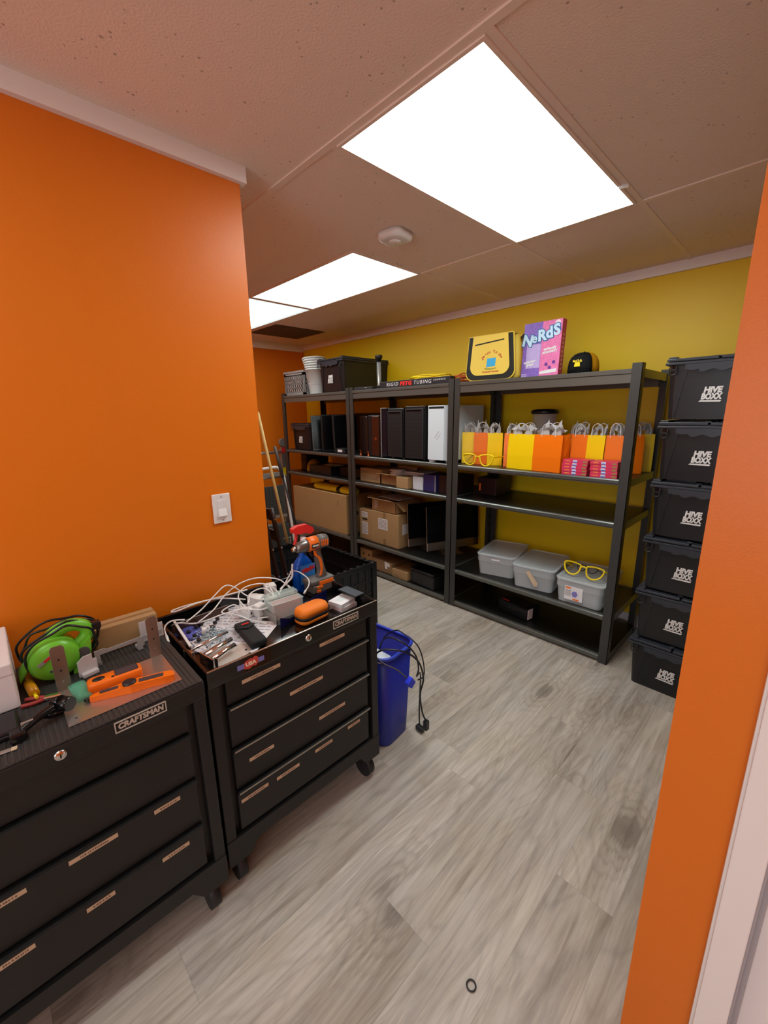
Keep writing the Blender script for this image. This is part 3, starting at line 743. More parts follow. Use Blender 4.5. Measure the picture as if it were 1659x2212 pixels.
b = MB(); b.lathe([(.022, .240), (.022, .262), (.033, .266), (.035, .290), (.032, .298)], 20); b.build('cap', M_plas, t)
t = thing('flat_case', 'flat dark box lying on the top shelf left of the tubing box', 'box', (-2.99, 2.64, S5))
b = MB(); b.box(-.135, .12, 0, .22, 0, .028, .004); b.build('case_body', M_plas2, t)
printed(t, 'label', M_grey, .02, .05, .018, .022, 0)
t = thing('tubing_box', 'long black box of rigid tubing with white and red lettering on top shelf', 'box', (-2.385, 2.645, S5))
b = MB(); b.box(-.390, .390, 0, .055, 0, .056, .002); b.build('carton', mat('tubing_black', (34,34,38), .4), t)
M_wtx = mat('print_white', (225,225,225), .5); M_rtx = mat('print_red', (220,40,36), .5)
text('lettering', 'RIGID', .040, M_wtx, t, (-.232, -.0006, .028), width=.140, shear=.15, sp=1.25)
text('lettering', 'PETG', .042, M_rtx, t, (-.075, -.0006, .028), width=.135, shear=.15, off=.0025, sp=1.15)
text('lettering', 'TUBING', .040, M_wtx, t, (.108, -.0006, .028), width=.185, shear=.15, sp=1.25)
scribble(t, 'small_print', .225, .345, .030, .044, 0, 2, M_wtx, 3)
def coil(name, label, m, c, rx, ry, loops, r_, group=None, hz=.05, seed=1, parent=None):
    rnd = random.Random(seed); pts = []
    for k in range(loops*10):
        a = 2*PI*k/10; q = 1+rnd.uniform(-.13, .13)
        pts.append((rx*q*math.cos(a)+rnd.uniform(-.01, .01), ry*q*math.sin(a), r_+hz*k/(loops*10)+rnd.uniform(0, .018)))
    b = MB(); b.tube(pts, r_, 8, sub=4); return tag(b.build(name, m, None, c), label, 'cord', group)
coil('extension_cord', 'yellow extension cord coiled behind the tubing box on top shelf', M_yepl, (-2.40, 2.90, S5), .20, .09, 6, .0055, hz=.09, seed=4)
coil('extension_cord', 'orange cord coiled inside the yellow extension cord pile', M_orpl, (-2.26, 2.86, S5+.001), .10, .06, 3, .005, hz=.05, seed=5)
coil('extension_cord', 'dark orange cord coiled on top shelf next to the yellow bag', mat('cord_rust', (190,80,30), .5), (-2.02, 2.86, S5), .08, .07, 4, .006, hz=.06, seed=6)

# messenger bag
M_bag = mat('bag_nylon_yellow', (234,200,84), .55, bump=.3, bscale=500); M_bagb = mat('bag_nylon_black', (26,25,22), .6)
t = thing('messenger_bag', 'yellow and black messenger bag standing on the right unit', 'bag', (-1.685, 2.70, S5), R(5))
b = MB(); b.smooth = True
b.loft([rr(.36, .13, .04, 4, .0, 0, .08), rr(.40, .16, .05, 4, .03, 0, .085), rr(.38, .14, .05, 4, .20, 0, .085), rr(.35, .10, .04, 4, .30, 0, .085)])
b.build('bag_body', M_bag, t)
def flap_out(w2, z0, z1, r_, n=8, bow=0.0):
    pts = []
    for k in range(n+1): a = PI+PI/2*k/n; pts.append((-w2+r_+r_*math.cos(a), z0+r_+r_*math.sin(a)))
    for k in range(n+1): a = -PI/2+PI/2*k/n; pts.append((w2-r_+r_*math.cos(a), z0+r_+r_*math.sin(a)))
    pts += [(w2-.02, z1), (-w2+.02, z1)]
    return pts
b = MB(); b.prism(flap_out(.190, .004, .305, .06), -.018, -.004); b.build('flap_piping', mat('bag_piping', (238,206,70), .5), t)
b = MB(); b.prism(flap_out(.183, .011, .302, .056), -.0225, -.0175); b.build('flap_band', M_bagb, t)
b = MB(); b.prism(flap_out(.150, .040, .306, .06), -.026, -.0225); b.box(-.165, .165, -.026, .10, .302, .309, .003); b.build('flap_panel', M_bag, t)
b = MB(); b.prism([(-.115, .243), (.105, .262), (.105, .270), (-.115, .252)], -.0272, -.026); b.build('zip', M_bagb, t)
b = MB(); b.tube([(.19, .05, .27), (.235, .06, .30), (.27, .07, .22), (.262, .08, .10), (.20, .09, .03)], .014, 8, flat=.35); b.build('shoulder_strap', M_bagb, t)
b = MB(); b.tube([(.175, .09, .28), (.225, .10, .30), (.25, .10, .25)], .026, 8, flat=.6); b.build('strap_pad', M_bag, t)
b = MB(); b.box(-.205, -.188, .04, .07, .255, .280, .003); b.build('buckle', M_bagb, t)
M_red2 = mat('embroidery_red', (190,60,40), .6); M_emb = mat('embroidery_blue', (60,170,220), .5)
ch = 'Nerds To Go'
for i, c_ in enumerate(ch):
    if c_ == ' ': continue
    a = R(62-124*i/(len(ch)-1)); rad = .075
    text('embroidered_letter', c_, .026, M_red2, t, (.018-rad*math.sin(a)*1.05, -.0266, .118+rad*math.cos(a)), rot=(PI/2, a, 0), off=.0006)
b = MB(); b.prism([(-.022, .092), (.045, .097), (.050, .152), (-.016, .150)], -.0275, -.026); b.build('embroidered_screen', M_emb, t)
b = MB(); b.prism([(-.035, .080), (.00, .074), (.052, .080), (.056, .087), (.012, .082), (-.035, .088)], -.0275, -.026); b.build('embroidered_base', mat('embroidery_green', (150,150,50), .6), t)
text('embroidered_text', 'Computer Services', .016, M_red2, t, (.010, -.0266, .062), width=.125, off=.0004)

# candy box
t = thing('candy_box', 'giant purple and pink candy box standing beside the yellow bag', 'candy box', (-1.347, 2.745, S5), R(-2), rot=(R(-3), 0, R(-2)))
w_, h_ = .262, .352
M_pur = mat('print_purple', (134,104,190), .35, var=.55, vscale=70); M_pink = mat('print_pink', (236,124,176), .35, var=.35, vscale=60)
M_lil = mat('print_lilac', (186,168,220), .4, var=.15, vscale=25); M_ltb = mat('print_pale_blue', (196,228,248), .35); M_dkb = mat('print_blue', (60,110,170), .35)
b = MB(); b.box(-w_/2, w_/2, 0, .055, 0, h_, .001); b.build('carton', mat('print_crimson', (186,50,84), .4), t)
printed(t, 'grape_half', M_pur, -w_/2+.001, 0, .001, h_-.001, -.0002)
printed(t, 'strawberry_half', M_pink, 0, w_/2-.001, .001, h_-.001, -.0002)
printed(t, 'grape_panel', M_lil, -w_/2+.03, -.002, .065, .215, -.0012)
b = MB()
for (cx, cz) in ((.045, .082), (.095, .092), (.070, .060)): b.prism([(cx+.011*math.cos(a), cz+.011*math.sin(a)) for a in [2*PI*k/12 for k in range(12)]], -.0025, -.0008)
b.build('purple_dots', mat('print_violet', (110,60,150), .4), t)['kind'] = 'stuff'
xs = [-.098, -.050, .000, .050, .098]; szs = [.094, .080, .094, .094, .092]
for i, c_ in enumerate('NeRdS'):
    z = .240+i*.0115; a = R([10, 4, -4, -8, -6][i])
    text('title_letter_edge', c_, szs[i], M_dkb, t, (xs[i], -.0022, z), rot=(PI/2, a, 0), off=.0095 if c_ != 'e' else .0065)
    text('title_letter', c_, szs[i], M_ltb, t, (xs[i], -.0034, z), rot=(PI/2, a, 0), off=.0040 if c_ != 'e' else .0020)
text('flavour_text', 'seriously', .024, M_wtx, t, (.062, -.0022, .180), rot=(PI/2, R(-6), 0), width=.085, off=.0012)
text('flavour_text', 'strawberry', .024, M_wtx, t, (.062, -.0022, .160), rot=(PI/2, R(-6), 0), width=.100, off=.0012)
text('flavour_text', 'gotta-have', .022, M_wtx, t, (-.070, -.0022, .108), rot=(PI/2, R(-6), 0), width=.090, off=.0012)
text('flavour_text', 'grape', .024, M_wtx, t, (-.070, -.0022, .090), rot=(PI/2, R(-6), 0), width=.052, off=.0012)
b = MB(); b.prism([(.004, .022), (.118, .030), (.118, .052), (.004, .040)], -.0022, -.0008); b.build('white_banner', M_wtx, t)
b = MB(); b.prism([(.100+.019*math.cos(a), h_-.024+.019*math.sin(a)) for a in [2*PI*k/24 for k in range(24)]], -.0022, -.0008); b.build('round_seal', mat('print_pale_pink', (246,220,226), .4), t)
printed(t, 'weight_panel', M_lil, -w_/2+.004, -w_/2+.042, .006, .032, -.0012)
scribble(t, 'weight_print', -w_/2+.008, -w_/2+.038, .009, .028, -.0014, 3, M_pur, 5)
b = MB()
for k in range(9): b.box(w_/2, w_/2+.0006, .018, .038, .045+k*.026, .058+k*.026)
b.build('side_print', mat('print_gold', (200,150,110), .5), t)['kind'] = 'stuff'

# cap
t = thing('baseball_cap', 'black and yellow baseball cap at the right end of the top shelf', 'cap', (-1.095, 2.83, S5), R(24))
b = MB(); b.smooth = True
def capring(z, rx, ry, a0, a1, n=18): return [(rx*math.cos(a0+(a1-a0)*k/n), ry*math.sin(a0+(a1-a0)*k/n), z) for k in range(n+1)]
def dome(a0, a1):
    b = MB(); prof = [(0, 1.0), (.04, .99), (.075, .93), (.10, .80), (.118, .58), (.126, .32), (.129, .02)]
    rings = [capring(z+.012, .092*q, .078*q, a0, a1) for z, q in prof]
    rv = [[b.bm.verts.new(p) for p in r_] for r_ in rings]
    for i in range(len(rv)-1):
        for j in range(len(rv[0])-1): f = b.bm.faces.new((rv[i][j], rv[i][j+1], rv[i+1][j+1], rv[i+1][j])); f.smooth = True
    bmesh.ops.solidify(b.bm, geom=b.bm.faces[:], thickness=.002)
    return b
dome(R(100), R(100+200)).build('front_panels', mat('cap_black', (24,24,26), .75), t)
dome(R(-60), R(100)).build('back_panels', mat('cap_yellow', (240,176,14), .75, bump=.6, bscale=900), t)
b = MB(); b.smooth = True
out = [(-.040-.115*math.sin(PI*k/16)*1.0, -.078*math.cos(PI*k/16)) for k in range(17)]
rings = []
for zz in (0, .004):
    rings.append([(x, y, .010+zz-.020*max(0, (-x-.06))/.1-.0*y) for x, y in out])
b.loft(rings); b.build('brim', MATS['cap_black'], t)
b = MB(); b.lathe([(.007, .137), (.005, .143), (.001, .145)], 12); b.build('button', MATS['cap_black'], t)
text('emblem_text', 'Nerds To Go', .020, M_yepl, t, (-.040, -.0775, .083), rot=(R(76), 0, R(-22)), width=.055, off=.0008)
b = MB(); b.prism([(-.018, 0), (.018, 0), (.014, .026), (-.014, .026)], -.001, .001, M=Matrix.Translation((-.040, -.0775, .050)) @ Matrix.Rotation(R(-22), 4, 'Z') @ Matrix.Rotation(R(-6), 4, 'X')); b.build('emblem', M_yepl, t)

# --- second shelf: screens and towers
G_P = 'black screens and panels leaning on the second shelf'
def panel(label, x, y, z, w_, h_, d_, lean, rz, stand=True, cat='monitor', m=None, g_=G_P):
    t = thing('computer_monitor', label, cat, (x, y, z+.006), rz, g_)
    Mx = Matrix.Rotation(R(lean), 4, 'X')
    b = MB(); b.box(-w_/2, w_/2, 0, d_, 0.0, h_, .004, M=Mx); b.build('housing', m or M_plas, t)
    b = MB(); b.box(-w_/2+.012, w_/2-.012, -.001, .0005, .018, h_-.012, M=Mx); b.build('screen', M_screen, t)
    b = MB(); b.box(-w_/2, w_/2, d_+.000, d_+.004, .10, h_-.10, .001, M=Mx); b.build('back_cover', M_plas2, t)
    return t
panel('black monitor turned sideways next to the left tote', -3.83, 2.78, S4, .26, .390, .030, -10, R(62))
panel('second black monitor from the left, behind the first one', -3.66, 2.80, S4, .28, .392, .030, -3, R(66))
panel('third black monitor from the left, leaning beside the middle post', -3.43, 2.78, S4, .27, .390, .03, -6, R(70))
t = panel('large black monitor behind the left middle post with a white sticker', -3.375, 3.02, S4, .42, .405, .03, -4, R(14))
t = thing('docking_station', 'small black box with a white sticker in front of the black monitors', 'box', (-3.42, 2.67, S4))
b = MB(); b.box(-.09, .09, 0, .08, 0, .055, .004); b.build('box_body', M_plas2, t); printed(t, 'sticker', M_paper, -.030, .045, .018, .042, 0)
G_C = 'computer towers on the second shelf'
t = thing('computer_tower', 'black tower with a rust-brown glossy front, left of the silver-edged panel', 'computer', (-2.925, 2.70, S4), 0, G_C)
b = MB(); b.box(-.085, .080, .006, .44, .0, .385, .006); b.build('case_body', M_plas, t)
b = MB(); b.box(-.020, .078, -.006, .006, .004, .378, .006); b.build('front_panel', mat('glossy_rust', (62,28,18), .18), t)
b = MB(); b.lathe([(.016, 0), (.012, .002)], 16, M=Matrix.Translation((.032, -.006, .165)) @ Matrix.Rotation(PI/2, 4, 'X')); b.build('logo_disc', mat('copper', (190,110,70), .3, 1), t)
t = thing('computer_tower', 'dark brown glossy curved tower next to the middle post', 'computer', (-3.075, 2.70, S4), 0, G_C)
b = MB(); b.box(-.055, .055, .0, .42, .0, .382, .018, 4); b.build('case_body', mat('glossy_brown', (40,24,20), .15), t)
b = MB(); b.box(.018, .024, -.0015, 0, .02, .36); b.build('seam', M_gap, t)
for x in (-3.065, -2.955):
    t = thing('copper_fitting', 'small copper tube fitting standing %s on the second shelf edge' % ('left' if x < -3 else 'right'), 'fitting', (x, 2.655, S4), 0, 'copper fittings in front of the brown towers')
    b = MB(); b.lathe([(.014, 0), (.014, .010), (.008, .016), (.008, .05), (.010, .052)], 14); b.build('sleeve', mat('copper', (190,110,70), .3, 1), t)
t = thing('display_panel', 'thin black panel with a silver edge standing between the towers', 'panel', (-2.762, 2.675, S4), 0)
b = MB(); b.box(-.038, .038, .004, .40, .012, .442, .002); b.build('panel_body', mat('panel_navy', (14,20,32), .12), t)
b = MB(); b.box(-.040, -.030, 0, .402, .0, .446, .001); b.box(-.030, .038, 0, .402, .442, .447, .001); b.build('edge_frame', M_galv, t)
for x, w_, lb, sd in ((-2.612, .196, 'black computer tower with a ribbed front, left one of the tall pair', 1), (-2.382, .222, 'black computer tower touching the white one, right of the tall pair', 2)):
    t = thing('computer_tower', lb, 'computer', (x, 2.665, S4), 0, G_C); hh = .440 if sd == 1 else .455
    b = MB(); b.box(-w_/2, w_/2, .014, .47, .012, hh, .004); b.build('case_body', M_plas, t)
    b = MB(); b.box(-w_/2+.006, w_/2-.010, 0, .014, .016, hh-.02, .004); b.mi = 1
    for k in range(34): b.box(-w_/2+.014, w_/2-.022, -.001, .001, .03+k*.0112, .035+k*.0112)
    b.build('front_grille', [M_plas2, mat('grille_slot', (14,14,15), .6)], t)
    b = MB(); b.box(-w_/2+.02, w_/2-.03, -.0015, .001, hh-.044, hh-.030); b.build('drive_slot', M_screen, t)
    for fx in (-1, 1):
        b = MB(); b.cyl((fx*(w_/2-.03), .05, 0), (fx*(w_/2-.03), .05, .012), .014); b.build('foot', M_galv if sd == 1 else M_plas2, t)
    b = MB(); b.cyl((w_/2-.05, .03, hh), (w_/2-.05, .03, hh+.003), .006, 12); b.build('power_button', M_galv, t)
# white tower
M_wt = mat('tower_white', (214,224,232), .3)
t = thing('computer_tower', 'white computer tower with angular front, behind the post of the middle unit', 'computer', (-2.115, 2.66, S4), 0, G_C)
b = MB(); b.prism([(-.108, 0), (.052, .0), (.110, .058), (.110, .47), (-.108, .47)][::-1], .022, .455, 'z'); b.build('case_body', M_wt, t)
b = MB(); b.box(-.100, .052, -.0012, .001, .430, .446); b.build('vent_slot', M_gap, t)
b = MB()
for k in range(5): b.prism([(-.040+k*.009, .20+k*.011), (-.036+k*.009, .197+k*.011), (-.030+k*.009, .206+k*.011), (-.034+k*.009, .209+k*.011)], -.001, 0); b.prism([(-.018+k*.008, .185+k*.011), (-.015+k*.008, .183+k*.011), (-.009+k*.008, .191+k*.011), (-.012+k*.008, .194+k*.011)], -.001, 0)
b.build('faint_logo', M_grey, t)['kind'] = 'stuff'
for fx, fy in ((-.08, .03), (.06, .07), (-.08, .42), (.08, .42)):
    b = MB(); b.prism([(fx-.022, 0), (fx+.022, 0), (fx+.028, .022), (fx-.028, .022)], fy-.015, fy+.015); b.build('foot', M_wt, t)
# glasses
def glasses(name, label, loc, rot, m, s=1.0, group=None):
    t = thing(name, label, 'glasses', loc, 0, group, rot=rot)
    for sx in (-1, 1):
        pts = []
        for x, z in ((.018, .064), (.030, .074), (.075, .080), (.118, .074), (.122, .055), (.108, .022), (.080, .004), (.048, .004), (.026, .024)):
            pts.append((sx*x*s, 0, z*s))
        b = MB(); b.tube(pts, .0048*s, 8, closed=True, sub=5, flat=1.1); b.build('rim', m, t)
        b = MB(); b.tube([(sx*.119*s, 0, .066*s), (sx*.128*s, .02*s, .067*s), (sx*.128*s, .10*s, .064*s), (sx*.124*s, .17*s, .050*s), (sx*.118*s, .20*s, .030*s)], .0045*s, 6, flat=1.3); b.build('temple', m, t)
    b = MB(); b.tube([(-.022*s, 0, .058*s), (0, -.003*s, .066*s), (.022*s, 0, .058*s)], .005*s, 8); b.build('bridge', m, t)
    return t
glasses('novelty_glasses', 'oversized yellow glasses frame in front of the leftmost gift bags', (-1.742, 2.665, S4+.006), (0, 0, R(2)), M_yepl, 1.05, 'oversized yellow glasses frames')

# gift bags
M_gy = mat('gift_bag_yellow', (246,204,12), .32, bump=.15, bscale=14); M_go = mat('gift_bag_orange', (242,116,12), .32, bump=.15, bscale=14)
G_B = 'yellow and orange gift bags on the right unit'
def gift_bag(label, x, y, rz, w_, m, d_=.10, h_=.243, seed=1, tis=True):
    rnd = random.Random(seed)
    t = thing('gift_bag', label, 'gift bag', (x, y, S4), rz, G_B)
    b = MB(); k = .0012
    def wall(p, q):
        b.loft([[p[0], p[1], p[2], p[3]], [q[0], q[1], q[2], q[3]]])
    o = [(-w_/2, 0), (w_/2, 0), (w_/2, d_*.5), (w_/2, d_), (-w_/2, d_), (-w_/2, d_*.5)]
    def ring(z, inn, pin, f=0):
        return [(-w_/2+inn, inn+f, z), (w_/2-inn, inn+f, z), (w_/2-pin-inn, d_*.5, z), (w_/2-inn, d_-inn-f, z), (-w_/2+inn, d_-inn-f, z), (-w_/2+pin+inn, d_*.5, z)]
    b.loft([ring(0, 0, 0), ring(h_*.4, 0, .002), ring(h_*.75, 0, .012, .006), ring(h_, 0, .020, .012), ring(h_, k, .020, .012), ring(.004, k, .002)])
    b.build('bag_body', m, t)
    for yy, dy in ((.013, -.002), (d_-.013, .006)):
        hw = min(.045, w_*.28); top = h_+.070+rnd.uniform(-.006, .01)
        b = MB(); b.tube([(-hw, yy, h_-.02), (-hw*1.05, yy+dy, h_+.02), (-hw*.85, yy+dy*2, top-.018), (0, yy+dy*3, top), (hw*.85, yy+dy*2, top-.018), (hw*1.05, yy+dy, h_+.02), (hw, yy, h_-.02)], .0023, 7, sub=4)
        b.build('handle', M_white, t)
    if tis:
        b = MB(); n = 7
        vs = [[b.bm.verts.new((-w_/2+.012+(w_-.024)*i/n, .018+(d_-.036)*j/4, h_-.012+rnd.uniform(0, .055)+.03*math.sin(PI*i/n))) for j in range(5)] for i in range(n+1)]
        for i in range(n):
            for j in range(4):
                b.bm.faces.new((vs[i][j], vs[i+1][j], vs[i+1][j+1])); b.bm.faces.new((vs[i][j], vs[i+1][j+1], vs[i][j+1]))
        pk = Vector((rnd.uniform(-.03, .03), d_*.5, h_+rnd.uniform(.07, .10)))
        for s_ in (-1, 1):
            a_ = b.bm.verts.new((s_*w_*.38, .02+rnd.uniform(0, .03), h_-.01)); c_ = b.bm.verts.new(pk+Vector((s_*w_*.22, 0, 0))); e_ = b.bm.verts.new((s_*.004, .03, h_-.005)); b.bm.faces.new((a_, c_, e_))
        bmesh.ops.solidify(b.bm, geom=b.bm.faces[:], thickness=.0008)
        b.build('tissue_paper', M_tissue, t)
    return t
gift_bag('yellow gift bag at the far left, behind the oversized glasses', -1.905, 2.80, R(32), .125, M_gy, .10, seed=1)
gift_bag('orange gift bag directly behind the right lens of the glasses', -1.785, 2.79, R(34), .13, M_go, .10, seed=2)
gift_bag('narrow yellow gift bag between two orange ones, left of the large front one', -1.675, 2.79, R(36), .11, M_gy, .10, seed=3)
gift_bag('orange gift bag mostly hidden behind the large yellow one', -1.548, 2.80, R(28), .10, M_go, .10, seed=4)
gift_bag('largest yellow gift bag in the front row', -1.430, 2.715, R(-2), .200, M_gy, .11, seed=5)
gift_bag('largest orange gift bag in the front row, touching the yellow one', -1.232, 2.700, R(-4), .200, M_go, .11, seed=6)
gift_bag('orange gift bag behind the left candy stack, its side turned forward', -1.120, 2.93, R(30), .12, M_go, .09, seed=7)
gift_bag('orange gift bag left of the yellow one behind the candy stacks', -1.078, 2.83, R(3), .100, M_go, .09, seed=8)
gift_bag('yellow gift bag between two orange ones behind the candy stacks', -.972, 2.82, R(-2), .108, M_gy, .10, seed=9)
gift_bag('orange gift bag left of the right front post', -.866, 2.83, R(4), .098, M_go, .10, seed=10)
gift_bag('orange gift bag seen just right of the right front post', -.790, 2.95, R(38), .13, M_go, .09, seed=11)
gift_bag('yellow gift bag at the far right end of the shelf', -.775, 3.09, R(20), .13, M_gy, .09, seed=12, tis=True)
# spare tissue behind
t = thing('lidded_canister', 'clear round canister with a black lid behind the gift bags', 'canister', (-1.43, 3.06, S4))
b = MB(); b.smooth = True; b.lathe([(.075, 0), (.085, .01), (.088, .385), (.082, .385), (.070, .006)], 28); b.build('jar', M_glass, t)
b = MB(); b.lathe([(.094, .378), (.100, .388), (.094, .405), (.070, .412), (.03, .415)], 28); b.build('lid', M_plas, t)
# candy stacks
M_cb = mat('print_magenta', (214,52,92), .4, var=.2, vscale=80)
st = ['bottom', 'second from the bottom', 'middle', 'second from the top', 'topmost']
cb0 = thing('candy_carton', 'bottom pink candy carton of the left stack', 'candy box', (-1.030, 2.665, S4), 0, 'pink candy cartons in two stacks of five')
b = MB(); b.box(-.077, .077, 0, .115, 0, .0188, .0008); b.build('carton', M_cb, cb0)
b = MB(); b.box(-.014, .012, -.0006, 0, .002, .017); b.build('print_panel', mat('print_white_blue', (205,215,240), .4), cb0)
b = MB(); b.box(-.013, .011, -.0010, -.0006, .003, .008); b.build('print_name', mat('print_royal', (50,80,180), .4), cb0)
b = MB(); b.box(-.060, -.030, -.0006, 0, .008, .013); b.build('print_gold', mat('print_orange_gold', (236,150,60), .4), cb0)
b = MB(); b.box(.048, .072, -.0006, 0, .004, .014); b.build('print_green', mat('print_olive', (150,130,70), .4), cb0)
for sx, nm in ((0, 'left'), (1, 'right')):
    for k in range(5):
        if sx == 0 and k == 0: continue
        dup(cb0, (-1.030+.173*sx+random.uniform(-.003, .003), 2.665+random.uniform(-.002, .003), S4+.0192*k), R(random.uniform(-1.5, 1.5)), label='%s pink candy carton of the %s stack' % (st[k], nm))

# --- third shelf
t = thing('cloth_pile', 'rumpled dull yellow cloth on the dark third shelf of the left unit', 'cloth', (-4.145, 2.84, S3))
b = MB(); b.smooth = True
b.loft([[(.072*q*math.cos(a)*(1+.08*math.sin(3*a+i)), .10*q*math.sin(a)*(1+.15*math.cos(2*a+i)), z) for a in [2*PI*k/20 for k in range(20)]] for i, (q, z) in enumerate(((1, 0), (1.04, .02), (.9, .06), (.7, .10), (.4, .135), (.12, .145)))])
b.build('cloth', mat('cloth_ochre', (186,150,50), .9, bump=1, bscale=30), t)
t = thing('flat_carton', 'low black box with white papers on it, third shelf of the left unit', 'box', (-3.86, 2.72, S3))
b = MB(); b.box(-.20, .21, 0, .28, 0, .10, .002); b.build('carton', M_plas, t); printed(t, 'small_print', M_ink, -.17, -.12, .062, .068, 0)
for k, (dx, rz) in enumerate(((.02, .1), (.08, -.25))):
    b = MB(); b.box(-.10, .10, -.06, .06, 0, .0015); tag(b.build('paper_sheet', M_paper, None, (-3.80+dx, 2.84, S3+.1012+.0018*k), (0, 0, rz)), ['lower white paper on the low black box', 'upper white paper on the low black box, turned slightly'][k], 'paper', 'papers on the low black box')
t = thing('storage_case', 'black case in the dark left end of the third shelf', 'case', (-4.30, 2.80, S3))
b = MB(); b.box(-.06, .06, 0, .30, 0, .20, .012); b.build('case_body', M_plas, t); b = MB(); b.box(-.04, .04, -.01, 0, .12, .14, .003); b.build('latch', M_plas2, t)
t = thing('storage_case', 'long low black case beside the middle post on the third shelf', 'case', (-3.42, 2.80, S3))
b = MB(); b.box(-.18, .18, 0, .26, 0, .10, .008); b.build('case_body', M_plas2, t); b = MB(); b.box(-.03, .03, -.008, 0, .055, .07, .003); b.build('latch', M_plas, t)
t = carton('printed light cardboard box at the left of the middle unit, third shelf', -3.00, 2.72, S3, .31, .26, .135, tape=False)
scribble(t, 'printed_heading', -.12, -.04, .085, .108, 0, 1, M_ink, 4)
scribble(t, 'printed_lines', -.13, .10, .02, .06, 0, 2, M_ink, 8)
t = carton('open cardboard box holding a white paper roll, third shelf', -2.735, 2.72, S3, .26, .22, .095, flaps=[('f', 12, .05), ('b', 60, .06)])
b = MB(); b.lathe([(.075, 0), (.075, .035), (.055, .037), (.055, .05), (.078, .052), (.078, .062), (.02, .064)], 28)
tag(b.build('paper_roll', M_white, None, (-2.735, 2.83, S3+.078)), 'white ring-shaped roll sitting in the open box', 'roll')
carton('smallest plain cardboard box in front on the third shelf', -2.525, 2.665, S3, .145, .12, .10, tape=False, m=M_card)
t = carton('small white box next to the small cardboard one', -2.368, 2.70, S3, .115, .15, .115, tape=False, m=mat('carton_white', (205,210,220), .5))
t = carton('dark blue box with a pale edge on the third shelf', -2.235, 2.70, S3, .135, .2, .145, tape=False, m=mat('carton_indigo', (46,42,92), .4)); printed(t, 'pale_edge', M_grey, .058, .067, .002, .142, 0)
t = carton('dark maroon box behind the double post with a red mark', -2.055, 2.72, S3, .19, .24, .15, tape=False, m=mat('carton_maroon', (40,22,24), .4)); printed(t, 'red_mark', M_rtx, .03, .065, .095, .12, 0)
t = carton('dark box with orange print seen through the right unit', -1.80, 2.90, S3, .17, .24, .14, tape=False, m=mat('carton_maroon', (40,22,24), .4)); printed(t, 'orange_mark', M_orpl, -.07, -.055, .03, .09, 0)
t = thing('magazine_stack', 'flat stack of papers behind the open box on the third shelf', 'papers', (-2.56, 2.86, S3))
b = MB()
for k in range(7): b.box(-.12+random.uniform(-.01, .01), .12+random.uniform(-.01, .01), 0, .2, k*.018, k*.018+.015)
b.build('paper', M_paper, t)['kind'] = 'stuff'

# --- second shelf from the bottom
t = carton('biggest cardboard box, long and wide, on the lower shelf of the left unit', -3.83, 2.655, S2-.0, 1.02, .46, .425, tape=False, m=mat('cardboard_big', (172,138,92), .8, var=.1, vscale=5))
printed(t, 'tape_mark', M_tape, .355, .375, .30, .36, 0)
b = MB(); b.box(.5102, .511, .08, .16, .20, .24); b.build('hand_hole', M_gap, t)
t = thing('rolled_mat', 'bright yellow rolled mat with a black strap on the biggest cardboard box', 'mat roll', (-3.60, 2.74, S2+.427))
b = MB(); b.smooth = True
b.loft([[(x, .055*math.cos(a)*1.1, .04+.04*math.sin(a)) for a in [2*PI*k/20 for k in range(20)]] for x in (-.33, -.325, .325, .33)]); b.build('roll', mat('mat_yellow', (232,214,30), .6), t)
b = MB(); b.loft([[(x, .062*math.cos(a)*1.1, .04+.0425*math.sin(a)) for a in [2*PI*k/20 for k in range(20)]] for x in (.09, .14)]); b.build('strap', M_bagb, t)
t = carton('tall narrow cardboard box with white labels and a hand hole', -3.075, 2.70, S2, .175, .32, .315, tape=False)
printed(t, 'paper_label', M_paper, -.055, .035, .235, .29, 0); scribble(t, 'label_print', -.048, .028, .242, .284, -.0008, 4, M_ink, 2)
printed(t, 'paper_label', M_paper, -.055, .035, .055, .185, 0); scribble(t, 'label_print', -.048, .028, .065, .178, -.0008, 8, M_ink, 3)
b = MB(); b.prism([(-.035, .205), (-.042, .213), (-.035, .222), (.025, .222), (.032, .213), (.025, .205)], -.0008, .0004); b.build('hand_hole', M_gap, t)
b = MB(); b.tube([(-3.16, 2.80, S2+.318), (-3.14, 2.75, S2+.34), (-3.08, 2.74, S2+.35), (-3.05, 2.80, S2+.33), (-3.10, 2.86, S2+.32)], .006, 7)
tag(b.build('black_cable', M_plas), 'black cable bundle on top of the tall narrow box', 'cable')
t = carton('large cardboard box with a white shipping label, lower shelf middle unit', -2.785, 2.69, S2-.0, .385, .33, .325)
printed(t, 'shipping_label', M_paper, -.085, .045, .155, .265, -.001); scribble(t, 'label_print', -.075, .035, .165, .258, -.0018, 7, M_ink, 4)
b = MB(); b.box(.193, .1938, .05, .13, .13, .23); b.build('side_label', M_paper, t)
t = carton('open cardboard box on top of the large labelled box', -2.815, 2.71, S2+.327, .33, .30, .115, flaps=[('f', 18, .06), ('r', -35, .13), ('l', 25, .05)], tape=False)
printed(t, 'small_label', M_paper, -.125, -.085, .035, .10, 0); scribble(t, 'label_print', -.122, -.088, .04, .095, -.0008, 5, M_ink, 5)
for k, (dx, dy, rz, nm, mm) in enumerate(((.0, .0, .05, 'lower grey envelope on the open cardboard box', M_grey), (.03, .02, -.12, 'upper white envelope on the open cardboard box', M_paper))):
    b = MB(); b.box(-.15, .15, -.10, .10, 0, .004, .001); tag(b.build('envelope', mm, None, (-2.83+dx, 2.86+dy, S2+.327+.118+.005*k), (0, 0, rz)), nm, 'envelope', 'envelopes on the open box')
